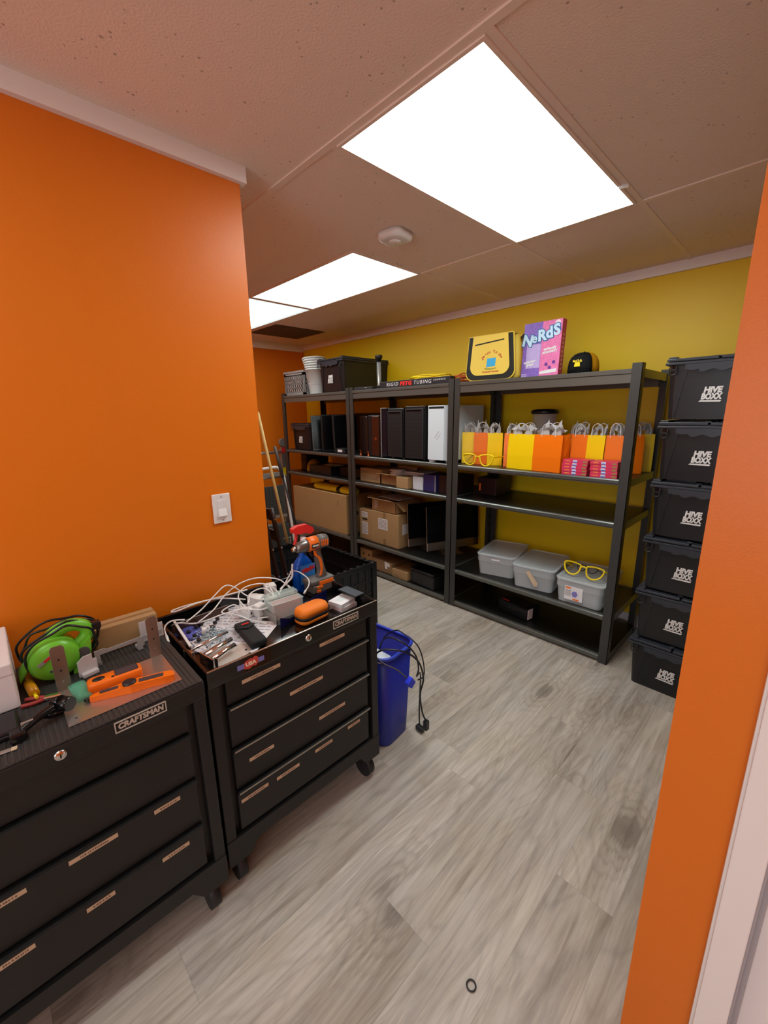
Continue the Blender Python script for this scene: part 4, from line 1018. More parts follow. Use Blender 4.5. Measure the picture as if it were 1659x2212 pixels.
# two all-in-one computers
def aio(label, x, y, z, rz):
    t = thing('desktop_computer', label, 'computer', (x, y, z), rz, 'silver all-in-one computers on the lower shelf')
    Mx = Matrix.Translation((0, 0, .055)) @ Matrix.Rotation(R(-4), 4, 'X')
    b = MB(); b.box(-.27, .27, 0, .012, 0, .40, .005, M=Mx); b.build('housing', M_steel, t)
    b = MB(); b.box(-.268, .268, -.0015, .0, .075, .398, M=Mx); b.build('screen', M_screen, t)
    b = MB(); b.prism([(.055, .0), (.165, 0), (.165, .006), (.07, .008), (.035, .16), (.025, .16)][::-1], -.09, .09, 'x'); b.box(-.09, .09, -.03, .165, 0, .006, .002); b.build('stand', M_steel, t)
    return t
aio('silver all-in-one computer standing right beside the labelled box', -2.357, 2.93, S2, R(68))
aio('silver all-in-one computer nearer the double post, in front of the other', -2.146, 2.945, S2, R(68))
# clear bins on the right unit
def clear_bin(label, x, y, rz, kind):
    t = thing('clear_storage_bin', label, 'storage bin', (x, y, S2), rz, 'clear plastic bins with lids on the right unit')
    w_, d_, h_ = .30, .42, .170
    b = MB(); b.loft([rr(w_-.03, d_-.03, .03, 4, 0), rr(w_-.008, d_-.008, .035, 4, .105), rr(w_+.0, d_+.0, .035, 4, .108), rr(w_+.002, d_+.002, .035, 4, h_-.012), rr(w_-.004, d_-.004, .033, 4, h_-.012), rr(w_-.012, d_-.012, .032, 4, .105), rr(w_-.034, d_-.034, .028, 4, .003)])
    b.build('bin_body', M_clear, t)
    b = MB(); b.loft([rr(w_+.012, d_+.012, .04, 4, h_-.012), rr(w_+.014, d_+.014, .04, 4, h_-.002), rr(w_-.02, d_-.02, .03, 4, h_-.0), rr(w_-.03, d_-.03, .03, 4, h_-.006), rr(w_-.034, d_-.034, .028, 4, h_-.008), rr(w_+.006, d_+.006, .036, 4, h_-.011)])
    b.build('lid', M_clear, t)
    return t
t = clear_bin('empty-looking clear bin, leftmost of three, with a small white tag', -1.635, 2.935, R(13), 0); printed(t, 'tag', M_paper, -.03, .035, .128, .139, -.213)
t = clear_bin('middle clear bin filled with dark cables and carrying a paper tag', -1.292, 2.895, R(8), 1)
b = MB(); b.prism([(-.045, .130), (-.020, .142), (.045, .060), (.040, .036), (.018, .034)], -.2165, -.2155); b.build('paper_tag', mat('tag_beige', (205,180,150), .7), t)
rnd = random.Random(5); 
cbp = thing('cable_bundle', 'dark cables coiled inside the middle clear bin', 'cables', (-1.292, 2.895, S2+.004), R(8))
b = MB()
for k in range(6):
    b.tube([(rnd.uniform(-.10, .10), rnd.uniform(-.16, .16), rnd.uniform(.012, .10)) for _ in range(16)], .007, 6, sub=3)
o = b.build('cables', mat('cable_slate', (52,54,66), .6), cbp); o['kind'] = 'stuff'
t = clear_bin('rightmost clear bin with a product label, under the yellow glasses', -.935, 2.865, R(2), 2)
printed(t, 'product_label', M_paper, -.085, .030, .030, .125, -.2115)
b = MB(); b.box(-.080, -.045, -.2135, -.2121, .108, .118); b.box(-.030, .008, -.2135, -.2121, .034, .043); b.build('label_orange', M_orpl, t)
b = MB(); b.prism([(-.025+.02*math.cos(a)+.005, .075+.022*math.sin(a)) for a in [2*PI*k/6 for k in range(6)]], -.2135, -.2121); b.build('label_picture', mat('label_lavender', (130,120,190), .5), t)
scribble(t, 'label_print', -.08, -.045, .055, .10, -.2117, 6, M_ink, 9)
glasses('novelty_glasses', 'oversized yellow glasses frame lying on the rightmost clear bin', (-.945, 2.735, S2+.176), (R(-24), 0, R(-3)), M_yepl, 1.05, 'oversized yellow glasses frames')
glasses('reading_glasses', 'small black glasses behind the yellow frame on the clear bin', (-.955, 2.84, S2+.176), (R(-30), 0, R(-6)), M_plas, .55)

# --- bottom shelf
t = carton('cardboard box with two round holes, left on the bottom shelf', -3.065, 2.69, S1, .18, .28, .175, tape=False)
for x in (-.035, .045):
    b = MB(); b.prism([(x+.010*math.cos(a), .12+.013*math.sin(a)) for a in [2*PI*k/14 for k in range(14)]], -.0008, .0004); b.build('hole', M_gap, t)
t = carton('wide cardboard box with a torn white label on the bottom shelf', -2.815, 2.67, S1, .305, .28, .118, tape=False, m=M_card2)
b = MB(); b.prism([(.045, .118), (.118, .110), (.118, .075), (.085, .078), (.083, .045), (.058, .047), (.050, .080)][::-1], -.0012, -.0002); b.build('torn_label', M_paper, t)
t = carton('smaller cardboard box with dark print beside the black case', -2.555, 2.66, S1, .20, .24, .080, tape=False); scribble(t, 'printed_lines', -.07, .0, .015, .03, 0, 1, M_ink, 3)
t = thing('equipment_case', 'black moulded case with a lid on the bottom shelf', 'case', (-2.285, 2.665, S1), R(-4))
b = MB(); b.box(-.145, .145, 0, .30, 0, .128, .014, 3); b.build('case_body', M_plas2, t)
b = MB(); b.box(-.150, .150, -.005, .305, .130, .150, .007, 3); b.build('lid', M_plas, t)
t = thing('label_printer', 'small black printer with a pale side panel on the bottom right shelf', 'printer', (-1.43, 2.74, S1), R(-10))
b = MB(); b.box(-.135, .135, 0, .16, 0, .095, .012, 3); b.build('printer_body', M_plas, t)
b = MB(); b.box(.133, .139, .012, .07, .008, .088, .003); b.build('side_panel', M_pinkp, t)
b = MB(); b.box(-.105, -.045, .012, .024, .094, .0965); b.build('red_stripe', M_rtx, t)
b = MB()
for k in range(4): b.cyl((-.035+.022*k, -.0005, .05+.008*(k % 2)), (-.035+.022*k, -.002, .05+.008*(k % 2)), .0045, 10)
b.build('buttons', M_dgrey, t)['kind'] = 'stuff'
# ------------------------------------------------------------------ things in the tray of the right-hand tool chest
TZ = .7975
# papers
rnd = random.Random(11)
for k, (x, y, rz, w_, d_, lb) in enumerate(((-1.475, .600, 42, .215, .280, 'white printed sheet under the chargers in the tray'), (-1.325, .585, 38, .150, .215, 'white printed sheet sticking out behind the black pouch'), (-1.415, .475, 20, .14, .17, 'crumpled white paper under the loose screws'))):
    t = thing('paper_sheet', lb, 'paper', (x, y, TZ+.0016*k), R(rz), 'printed papers in the tool chest tray')
    b = MB(); b.box(-w_/2, w_/2, -d_/2, d_/2, 0, .0008); b.build('sheet', M_paper, t)
    b = MB()
    for r_ in range(9):
        x0 = -w_/2+.012; y0 = d_/2-.02-r_*.022
        while x0 < w_/2-.02: wd = rnd.uniform(.008, .03); b.box(x0, min(x0+wd, w_/2-.012), y0-.002, y0+.002, .0008, .0011); x0 += wd+.006
    if k == 1: b.box(-.06, -.01, -d_/2+.008, -d_/2+.024, .0008, .0011)
    b.build('print', mat('print_slate', (120,118,150), .7), t)['kind'] = 'stuff'
# left divider: a thin white-edged strip
t = thing('angle_strip', 'white plastic strip along the left inside of the tray', 'strip', (-1.42, .392, TZ), R(-5))
b = MB(); b.box(-.105, .105, -.0015, .0015, 0, .046, .0006); b.build('upright', mat('strip_brown_reflection', (70,44,34), .2), t)  # brown reflection on the dark sheet put into its colour
b = MB(); b.box(-.108, .108, -.004, .004, .046, .052, .001); b.build('white_edge', M_white, t)
t = thing('lightning_cable', 'short white plug hanging over the left tray rim', 'cable', (-1.465, .365, .85))
b = MB(); b.tube([(-.02, .06, .012), (-.035, .02, .016), (-.02, -.008, .008), (.02, -.016, -.004)], .0028, 7); b.build('cord', M_white, t)
b = MB(); b.cyl((.02, -.016, -.004), (.062, -.022, -.010), .0042, 10); b.build('plug', M_white, t)
t = thing('divider_plate', 'thin dark divider standing at the back left of the tray', 'divider', (-1.54, .50, TZ), R(4))
b = MB(); b.box(-.0012, .0012, -.11, .11, 0, .036); b.build('plate', mat('strip_brown_reflection', (70,44,34), .2), t)  # same dark sheet, its brown reflection coloured in
b = MB(); b.box(-.0016, .0016, -.11, .11, .036, .0375); b.build('edge', M_grey, t)
# small blue bag
b = MB(); b.smooth = True; b.loft([rr(.10, .075, .02, 3, 0), rr(.105, .08, .02, 3, .006), rr(.08, .055, .02, 3, .012)])
tag(b.build('blue_pouch', mat('bag_periwinkle', (96,104,190), .3, bump=.8, bscale=60), None, (-1.485, .440, TZ), (0, 0, .3)), 'small blue plastic bag in the back left corner of the tray', 'plastic bag')
# screws (uncountable pile) and black caps
b = MB()
for k in range(90):
    x, y = -1.40+rnd.gauss(0, .030), .482+rnd.gauss(0, .026); a = rnd.uniform(0, 2*PI); z = TZ+.006+rnd.uniform(0, .014); L_ = rnd.uniform(.010, .020)
    p = Vector((x, y, z)); q = p+Vector((L_*math.cos(a), L_*math.sin(a), rnd.uniform(-.003, .003))); b.cyl(p, q, .0016, 5); b.cyl(p, p-(q-p).normalized()*.0025, .0036, 6)
o = b.build('screws', mat('zinc_blue', (186,205,212), .25, .8)); o['label'] = 'loose pile of small zinc screws in the tray, left of the black pouch'; o['category'] = 'screws'; o['kind'] = 'stuff'
cap0 = None
for k, (x, y) in enumerate([(-1.553,.441),(-1.563,.467),(-1.492,.462),(-1.507,.486),(-1.477,.430),(-1.429,.434),(-1.484,.529),(-1.499,.545),(-1.52,.475),(-1.40,.437),(-1.45,.505)]):
    if cap0 is None:
        b = MB(); b.lathe([(.0075, 0), (.0078, .006), (.006, .009), (.002, .0095)], 12); cap0 = b.build('plastic_stopper', M_plas, None, (x, y, TZ+.010)); tag(cap0, 'small round black cap scattered among the screws in the tray', 'cap', 'black caps among the screws')
    else: c = cap0.copy(); COL.objects.link(c); c.location = (x, y, TZ+.010+.003*(k % 3))
t = thing('white_plug', 'small white cable plug standing among the screws', 'plug', (-1.435, .468, TZ+.012))
b = MB(); b.cyl((0, 0, 0), (.004, .002, .022), .0085, 12); b.build('plug_body', M_white, t); b = MB(); b.lathe([(.0088, .003), (.0088, .008)], 12); b.build('beige_ring', M_tan, t)
t = thing('screw_case', 'clear plastic lid with pale blue screws beside the pouch', 'case', (-1.375, .553, TZ+.004), R(40))
b = MB(); b.loft([rr(.07, .10, .006, 2, 0), rr(.07, .10, .006, 2, .014), rr(.066, .096, .005, 2, .014), rr(.066, .096, .005, 2, .002)]); b.build('case_body', M_glass, t)
# latch plate
t = thing('latch_plate', 'steel drawer latch plate with two rods at the front left of the tray', 'latch', (-1.255, .468, TZ), R(10))
b = MB(); pts = [(-.055, -.055), (.035, -.062), (.050, -.055)]+[(.010+.045*math.cos(a), .040+.045*math.sin(a)) for a in [R(-20+10*k) for k in range(20)]]+[(-.055, .030)]
b.prism(pts, .000, .004, 'z'); b.build('base_plate', mat('steel_pale', (205,198,190), .4, .35), t)
b = MB(); b.box(.034, .050, -.060, -.056, 0, .040, .001); b.box(-.040, .034, -.066, -.062, 0, .034, .001); b.build('side_flange', M_chrome, t)
for x, ln in ((.018, .06), (-.022, .075)):
    b = MB(); b.cyl((x, -.056, .024), (x-.012, -.056+ln+.03, .028), .0085, 14); b.build('rod', M_chrome, t)
b = MB(); b.cyl((-.075, -.075, .034), (-.070, .060, .040), .005, 10); b.build('rod', M_chrome, t)
b = MB(); b.box(-.095, -.055, -.082, -.070, .0, .045, .002, M=Matrix.Rotation(.2, 4, 'Z')); b.build('end_lug', M_steel, t)
for x, y in ((-.02, .055), (-.03, .02), (.03, .06)):
    b = MB(); b.cyl((x, y, .004), (x, y, .0055), .004, 8); b.build('rivet', M_gap, t)
# black pouch
t = thing('tool_pouch', 'black nylon belt pouch with a rounded flap in the tray', 'pouch', (-1.305, .583, TZ), R(-6))
b = MB(); b.box(-.088, .088, -.030, .030, .0015, .030, .009, 3); b.build('pouch_body', mat('nylon_black', (26,26,27), .75, bump=.5, bscale=900), t)
b = MB(); b.smooth = True; b.loft([[(-.092, -.031, .012), (-.092, .031, .012), (-.03, .031, .0325), (-.012, .0, .0325), (-.03, -.031, .0325)], [(-.094, -.031, .014), (-.094, .031, .014), (-.03, .031, .036), (-.010, 0, .036), (-.03, -.031, .036)]]); b.build('flap', mat('nylon_black2', (38,38,38), .8), t)
b = MB(); b.box(-.050, -.043, -.013, .013, .036, .0372); b.build('logo_tag', M_redpl, t)
# chargers
G_Ch = 'white charger blocks among the cables'
def charger(lb, x, y, z, rz, s=(.042, .042, .042), tilt=0, face=False):
    t = thing('charger_block', lb, 'charger', (x, y, z), 0, G_Ch, rot=(R(tilt), 0, R(rz)))
    b = MB(); b.box(-s[0]/2, s[0]/2, -s[1]/2, s[1]/2, 0, s[2], .005, 3); b.build('charger_body', M_white, t)
    b = MB(); b.box(s[0]/2, s[0]/2+.0005, -s[1]*.12, s[1]*.12, s[2]*.35, s[2]*.62); b.build('port', M_grey if face else M_gap, t)
    return t
charger('white charger block lying at the left of the cable pile', -1.465, .645, TZ+.002, 30, (.050, .034, .036))
charger('white charger block with a grey printed face at the front', -1.435, .690, TZ+.002, 12, (.034, .040, .050), face=True)
charger('tallest white charger block standing at the back of the pile', -1.548, .800, TZ+.002, -15, (.045, .048, .066))
charger('white charger block wedged behind the grey-faced one', -1.495, .715, TZ+.004, 35, (.042, .042, .056))
charger('small white charger block at the back left of the pile', -1.545, .715, TZ+.002, 50, (.038, .038, .045))
charger('white charger block between the tallest one and the card box', -1.455, .765, TZ+.002, -5, (.038, .038, .046))
# white cables
G_Ca = 'white charging cables piled in the tray'
def cable(lb, pts, r_=.0026, plug=True):
    t = thing('charging_cable', lb, 'cable', pts[0], 0, G_Ca); o = Vector(pts[0])
    P = [Vector(p)-o for p in pts]
    b = MB(); b.tube(P, r_, 7, sub=6); b.build('cord', M_white, t)
    if plug:
        d = (P[-1]-P[-2]).normalized(); b = MB(); b.cyl(P[-1], P[-1]+d*.020, .0042, 10); b.build('plug', M_white, t)
cable('white cable with a long narrow loop reaching over the back left rim', [(-1.49, .66, .86), (-1.55, .58, .872), (-1.585, .49, .868), (-1.592, .425, .864), (-1.580, .410, .864), (-1.568, .43, .866), (-1.560, .50, .876), (-1.53, .60, .885), (-1.51, .68, .890)], .0028, False)
cable('white cable making a tall arch at the left end of the pile', [(-1.487, .43, .85), (-1.50, .49, .872), (-1.515, .55, .905), (-1.53, .60, .925), (-1.535, .64, .905), (-1.52, .67, .87), (-1.47, .69, .86), (-1.43, .74, .852)])
cable('white cable crossing the pile from left to the card box', [(-1.47, .46, .84), (-1.49, .53, .86), (-1.53, .60, .89), (-1.56, .68, .905), (-1.57, .76, .90), (-1.53, .83, .885), (-1.47, .84, .87)])
cable('white cable running to the front left corner of the tray', [(-1.44, .70, .845), (-1.44, .62, .850), (-1.455, .55, .848), (-1.47, .50, .838), (-1.485, .455, .835), (-1.50, .42, .845), (-1.502, .392, .853)], .0028, False)
cable('white cable circling the grey-faced charger', [(-1.50, .64, .86), (-1.45, .625, .85), (-1.41, .655, .845), (-1.395, .70, .84), (-1.41, .745, .85), (-1.46, .755, .87), (-1.50, .74, .88), (-1.50, .69, .875), (-1.46, .66, .865)])
cable('white cable with wide coils in the middle of the pile', [(-1.40, .66, .81), (-1.375, .72, .812), (-1.41, .775, .83), (-1.47, .79, .86), (-1.53, .76, .885), (-1.55, .69, .885), (-1.51, .64, .872), (-1.44, .64, .85), (-1.40, .69, .84), (-1.43, .75, .86), (-1.49, .77, .88)])
cable('white cable lying in small curls on the printed sheets', [(-1.42, .58, .805), (-1.445, .56, .815), (-1.455, .59, .835), (-1.47, .62, .845), (-1.50, .61, .85), (-1.49, .56, .84), (-1.45, .60, .83), (-1.40, .63, .815), (-1.365, .66, .805)])
cable('white cable standing up in a loop beside the spray bottle', [(-1.45, .79, .86), (-1.46, .825, .89), (-1.475, .86, .915), (-1.478, .868, .925), (-1.47, .90, .915), (-1.44, .925, .885), (-1.42, .915, .865), (-1.40, .885, .855)])
cable('thick white adapter cord leaning over the card box', [(-1.46, .80, .868), (-1.468, .84, .885), (-1.475, .868, .900), (-1.478, .874, .935)], .0046, True)
# card box and its tray
t = thing('card_file', 'clear plastic box of pink and white cards in the tray', 'card box', (-1.372, .762, TZ+.002), R(-5))
for a in ((-.045, .045, -.062, -.060), (-.045, .045, .060, .062), (-.045, -.043, -.060, .060), (.043, .045, -.060, .060)):
    b = MB(); b.box(a[0], a[1], a[2], a[3], 0, .072, .0005); b.build('side', mat('clear_tinted', (215,232,226), .15, alpha=.28), t)
b = MB(); b.box(-.043, .043, -.060, .060, 0, .002); b.build('base', M_glass, t)
b = MB(); b.box(-.048, -.004, -.066, .066, .074, .086, .001); b.box(.0, .046, -.066, .066, .072, .0735, .0005); b.build('lid', mat('clear_tinted', (215,232,226), .15), t)
b = MB()
for k in range(11): b.box(.004+k*.0030, .0062+k*.0030, -.055, .055, .003, .070+.003*(k % 2))
b.build('pink_cards', mat('cards_rose', (200,130,128), .7), t)['kind'] = 'stuff'
b = MB()
for k in range(9): b.box(-.038+k*.0040, -.0355+k*.0040, -.055, .055, .003, .060+.004*(k % 3))
b.build('grey_cards', mat('cards_grey', (176,180,176), .7), t)['kind'] = 'stuff'
t = thing('metal_organizer', 'grey metal desk tray under the clear card box', 'tray', (-1.372, .775, TZ), 0)
b = MB()
for a in ((-.056, .058, -.080, -.078, .036), (.056, .058, -.080, .085, .022), (-.058, -.056, -.080, .085, .05)): b.box(a[0], a[1], a[2], a[3], 0, a[4])
b.box(-.056, .056, -.078, .085, 0, .0015); b.build('tray_body', M_galv, t)
b = MB(); n = 16; pts = [(-.085+.28*k/n, .048-.030*math.exp(-((k-3.5)/2.6)**2)) for k in range(n+1)]
b.prism([(-.085, 0)]+pts+[(.195, 0)], -.002, .0, 'x'); t2 = thing('blue_divider', 'wavy dark blue translucent plate standing behind the orange case', 'plate', (-1.306, .775, TZ), R(16)); b.build('plate', M_navy, t2)
# orange case
t = thing('zip_case', 'orange hard zip case with a black band', 'case', (-1.262, .818, TZ), R(4))
b = MB(); b.smooth = True
b.loft([rr(.055, .112, .022, 6, 0), rr(.074, .132, .028, 6, .008), rr(.080, .138, .032, 6, .022)]); b.loft([rr(.080, .138, .032, 6, .034), rr(.077, .135, .030, 6, .050), rr(.068, .126, .028, 6, .060), rr(.048, .106, .024, 6, .065)])
b.build('shell', mat('eva_orange', (236,124,24), .6, bump=.3, bscale=700), t)
b = MB(); b.smooth = True; b.loft([rr(.079, .137, .032, 6, .021), rr(.082, .140, .033, 6, .023), rr(.082, .140, .033, 6, .033), rr(.079, .137, .032, 6, .035)]); b.build('zip_band', M_bagb, t)
b = MB(); b.tube([(.03, .066, .028), (.02, .085, .022), (.0, .11, .016)], .0018, 6); b.build('zip_pull', M_steel, t)
# card decks
for k, (dx, dy, rz, z, lb, mm) in enumerate(((0, 0, 4, 0, 'pale pink stack of cards underneath, right of the orange case', M_pinkp), (-.005, -.004, 12, .0165, 'white stack of cards lying on top of the pink one', M_paper))):
    t = thing('card_deck', lb, 'cards', (-1.262+dx, .975+dy, TZ+z), R(rz), 'two stacks of cards in the tray')
    b = MB()
    for j in range(8): b.box(-.036+rnd.uniform(-.001, .001), .036, -.044, .044+rnd.uniform(-.001, .001), j*.002, j*.002+.0018)
    o = b.build('cards', mm, t); o['kind'] = 'stuff'
    if k: b = MB(); b.box(-.018, .014, -.022, .020, .0158, .0161); b.build('card_print', mat('print_mist', (205,212,214), .6), t)
t = thing('glass_tablet', 'dark grey glass rectangle lying across the right tray rim', 'phone', (-1.262, 1.018, .8462), R(2))
b = MB(); b.box(-.056, .056, -.026, .026, 0, .006, .002); b.build('case_body', M_plas, t); b = MB(); b.box(-.053, .053, -.023, .023, .006, .0064); b.build('screen', mat('screen_slate', (72,78,84), .25), t)
# impact driver (lies in the YZ plane, nose to -Y)
t = thing('impact_driver', 'orange and grey cordless impact driver standing on its battery', 'power tool', (-1.455, .965, TZ), R(0))
def ell(yc, zc, ry, rx, n=18, ax='y', tilt=0):
    out = []
    for k in range(n):
        a = 2*PI*k/n; out.append((rx*math.cos(a), yc-tilt*ry*math.sin(a), zc+ry*math.sin(a)))
    return out
M_dg = mat('tool_grey', (92,86,82), .45); M_to = mat('tool_orange', (232,108,28), .4)
b = MB(); b.smooth = True; b.loft([ell(-.098, .228, .010, .010), ell(-.082, .229, .012, .012)]); b.build('bit_socket', M_steel, t)
b = MB(); b.smooth = True; b.loft([ell(-.082, .229, .016, .016), ell(-.070, .230, .024, .023), ell(-.040, .232, .028, .026), ell(-.026, .233, .029, .027)]); b.build('nose_housing', mat('gunmetal', (128,122,120), .3, .8), t)
b = MB(); b.smooth = True; b.loft([ell(-.028, .233, .030, .028), ell(-.010, .234, .032, .030), ell(.022, .235, .032, .030)]); b.build('motor_band', M_to, t)
b = MB(); b.smooth = True; b.loft([ell(.020, .235, .032, .030), ell(.050, .235, .032, .030), ell(.074, .234, .029, .027), ell(.080, .233, .018, .016)]); b.build('rear_housing', M_dg, t)
b = MB(); b.box(.0285, .0315, -.020, .016, .222, .240, .002); b.build('name_plate', M_bagb, t)
text('name_lettering', 'RIDGID', .011, M_white, t, (.0318, -.002, .231), rot=(PI/2, 0, PI/2), width=.030, off=.0004)
b = MB()
for k in range(4): b.box(.027, .0306, .030+k*.010, .035+k*.010, .222, .248)
b.build('cooling_slots', M_to, t)['kind'] = 'stuff'
b = MB(); b.smooth = True
b.loft([[(sx*.019*math.cos(a), yc+ry*math.sin(a), zc) for a in [2*PI*k/16 for k in range(16)] for sx in (1,)] for yc, ry, zc in ((.018, .027, .212), (.022, .021, .185), (.030, .019, .150), (.040, .019, .110), (.043, .026, .080), (.040, .034, .070))]); b.build('grip', M_dg, t)
b = MB(); b.loft([[(.0185, y0-.006, z0), (.0185, y0+.008, z0), (.0205, y0+.006, z0), (.0205, y0-.004, z0)] for y0, z0 in ((.000, .205), (.002, .185), (.020, .170), (.028, .150), (.032, .115), (.024, .085))]); b.build('grip_inlay', M_to, t)
b = MB(); b.prism([(-.012, .205), (.004, .205), (.010, .175), (-.002, .172), (-.010, .185)][::-1], -.009, .009, 'x'); b.build('trigger', M_plas, t)
b = MB(); b.box(-.036, .036, -.040, .088, .050, .075, .008, 3); b.build('battery_mount', M_dg, t)
b = MB(); b.box(-.037, .037, -.030, .092, .014, .050, .006, 3); b.build('battery', M_dg, t)
b = MB(); b.box(.030, .038, .004, .080, .046, .066, .003); b.box(.034, .0395, -.012, .010, .016, .030, .002); b.box(.034, .0395, -.012, .022, .034, .046, .002); b.build('battery_accent', M_to, t)
b = MB(); b.box(-.034, .034, -.036, .090, 0, .014, .004); b.build('battery_foot', M_plas, t)
# spray bottle
t = thing('spray_bottle', 'blue glass cleaner bottle with a red spray head behind the driver', 'spray bottle', (-1.545, .968, TZ), R(0))
M_bb = mat('cleaner_blue', (20,88,190), .08, trans=.35, ior=1.33)
b = MB(); b.smooth = True; b.loft([rr(.050, .092, .018, 5, 0), rr(.055, .098, .02, 5, .006), rr(.055, .098, .02, 5, .105), rr(.048, .080, .02, 5, .128), rr(.034, .048, .016, 5, .148), rr(.026, .028, .0125, 5, .162), rr(.026, .028, .0125, 5, .178)]); b.build('bottle', M_bb, t)
b = MB(); b.box(.0275, .0285, -.030, .048, .030, .118, .0005); b.build('label', mat('label_sky', (60,130,205), .4), t)
text('label_lettering', 'Windex', .030, M_redpl, t, (.0290, .010, .096), rot=(PI/2, R(-14), PI/2), width=.070, shear=.15, off=.0018)
b = MB(); b.smooth = True; b.lathe([(.019, .176), (.019, .205), (.015, .212), (.014, .240)], 18, c=(0, .012, 0)); b.build('collar', mat('collar_white', (225,205,205), .4), t)
b = MB(); b.prism([(-.045, .272), (-.047, .290), (-.020, .300), (.030, .300), (.060, .280), (.064, .262), (.045, .252), (.020, .262), (-.018, .262)][::-1], -.013, .013, 'x'); b.build('spray_head', M_redpl, t)
b = MB(); b.tube([(0, -.025, .265), (0, -.026, .240), (0, -.036, .215)], .007, 8, flat=1.2); b.build('trigger', M_redpl, t)

# ------------------------------------------------------------------ things on the mat of the left-hand tool chest
LZ = .8462
t = thing('white_carton', 'plain white box cut off by the left picture edge', 'box', (-1.465, -.187, LZ))
b = MB(); b.box(-.135, .135, -.15, .15, 0, .128, .004); b.build('carton', mat('carton_matte_white', (222,212,212), .6), t)
b = MB(); b.box(-.136, .136, -.151, .151, .098, .0985); b.build('lid_seam', M_grey, t)
t = thing('black_case', 'low black case in front of the white box', 'case', (-1.245, -.16, LZ))
b = MB(); b.box(-.045, .045, -.12, .115, 0, .022, .005); b.build('case_body', M_plas, t); b = MB(); b.box(.044, .046, -.10, .10, .010, .0125); b.build('lid_seam', M_dgrey, t)
t = thing('utility_blade', 'thin pale strip lying at the front left edge of the mat', 'strip', (-1.165, -.12, LZ), R(-8))
b = MB(); b.box(-.006, .006, -.07, .055, 0, .003, .001); b.build('strip', M_galv, t); b = MB(); b.box(-.006, .006, .055, .066, 0, .0032, .001); b.build('tip', M_tan, t)
# green blower
t = thing('blower', 'bright green electric hand blower with its black cord wound round it', 'blower', (-1.435, .055, LZ))
b = MB(); b.smooth = True
def disc(x, r_, n=26): return [(x, -.004+r_*math.cos(2*PI*k/n), .062+r_*1.02*math.sin(2*PI*k/n)) for k in range(n)]
b.loft([disc(-.046, .030), disc(-.042, .050), disc(-.028, .060), disc(0, .062), disc(.028, .060), disc(.044, .050), disc(.048, .030)]); b.build('fan_housing', M_grpl, t)
b = MB(); b.smooth = True; b.loft([[(.024*math.cos(a), yy+.010*math.sin(a)*0, zz+rz_*math.sin(a)) for a in [2*PI*k/14 for k in range(14)]] for yy, zz, rz_ in ((-.035, .085, .022), (-.065, .06, .020), (-.085, .03, .018))]); b.build('nozzle', M_grpl, t)
b = MB(); b.tube([(0, -.010, .112), (0, .010, .132), (0, .048, .140), (0, .078, .124), (0, .080, .098), (0, .055, .075), (0, .030, .068)], .0185, 12, sub=6); b.build('handle', M_grpl, t)
b = MB(); b.prism([(.030, .000), (.070, .000), (.082, .060), (.085, .100), (.060, .080), (.040, .060)][::-1], -.030, .030, 'x'); b.build('motor_housing', M_grpl, t)
b = MB(); b.loft([[(.0485, y, z) for y, z in ((-.045, .070), (-.040, .062), (.005, .090), (.0, .098))], [(.0500, y, z) for y, z in ((-.045, .070), (-.040, .062), (.005, .090), (.0, .098))]]); b.build('badge', M_grey, t)
b = MB(); b.loft([[(.0500, y, z) for y, z in ((-.030, .078), (-.027, .072), (.0, .089), (-.003, .095))], [(.0506, y, z) for y, z in ((-.030, .078), (-.027, .072), (.0, .089), (-.003, .095))]]); b.build('badge_red', M_redpl, t)
b = MB(); b.cyl((.030, .062, .058), (.034, .062, .058), .016, 20); b.build('vent_cap', M_dgrey, t)
b = MB(); b.cyl((.048, -.018, .040), (.050, -.018, .040), .004, 10); b.build('screw_boss', M_dgrey, t)
rnd = random.Random(3)
for k in range(4):
    pts = []
    for j in range(14):
        a = 2*PI*j/14; ry = .082+.010*k*.5+rnd.uniform(-.008, .008); rz_ = .068+rnd.uniform(-.006, .008)
        pts.append((.025-.028*k+.012*math.sin(a), .018+ry*math.cos(a), max(.008, .082+rz_*math.sin(a)+.010*math.cos(a))))
    b = MB(); b.tube(pts, .0034, 8, closed=True, sub=4); b.build('cord', M_plas, t)
b = MB(); b.box(-.014, .014, .095, .118, .108, .130, .004); b.build('cord_plug', M_plas, t)
# yellow and red bits behind the mount
t = thing('screwdriver', 'amber-handled screwdriver lying between the white box and the blower', 'screwdriver', (-1.40, -.012, LZ+.010), R(6))
b = MB(); b.smooth = True; b.cyl((-.07, 0, .002), (.05, 0, .002), .012, 10); b.build('handle', mat('amber_plastic', (206,140,20), .2), t); b = MB(); b.cyl((.05, 0, .002), (.075, 0, .002), .004, 8); b.build('shank', M_yepl, t)
t = thing('pliers', 'red-handled small tool lying in front of the green blower', 'pliers', (-1.318, .010, LZ), R(70))
for s in (-1, 1): b = MB(); b.tube([(-.045, s*.014, .006), (-.02, s*.012, .006), (.0, s*.003, .006)], .0055, 8); b.build('handle', mat('grip_red', (150,48,44), .5), t)
b = MB(); b.box(0, .040, -.008, .008, .001, .012, .003); b.build('jaw', M_chrome, t)
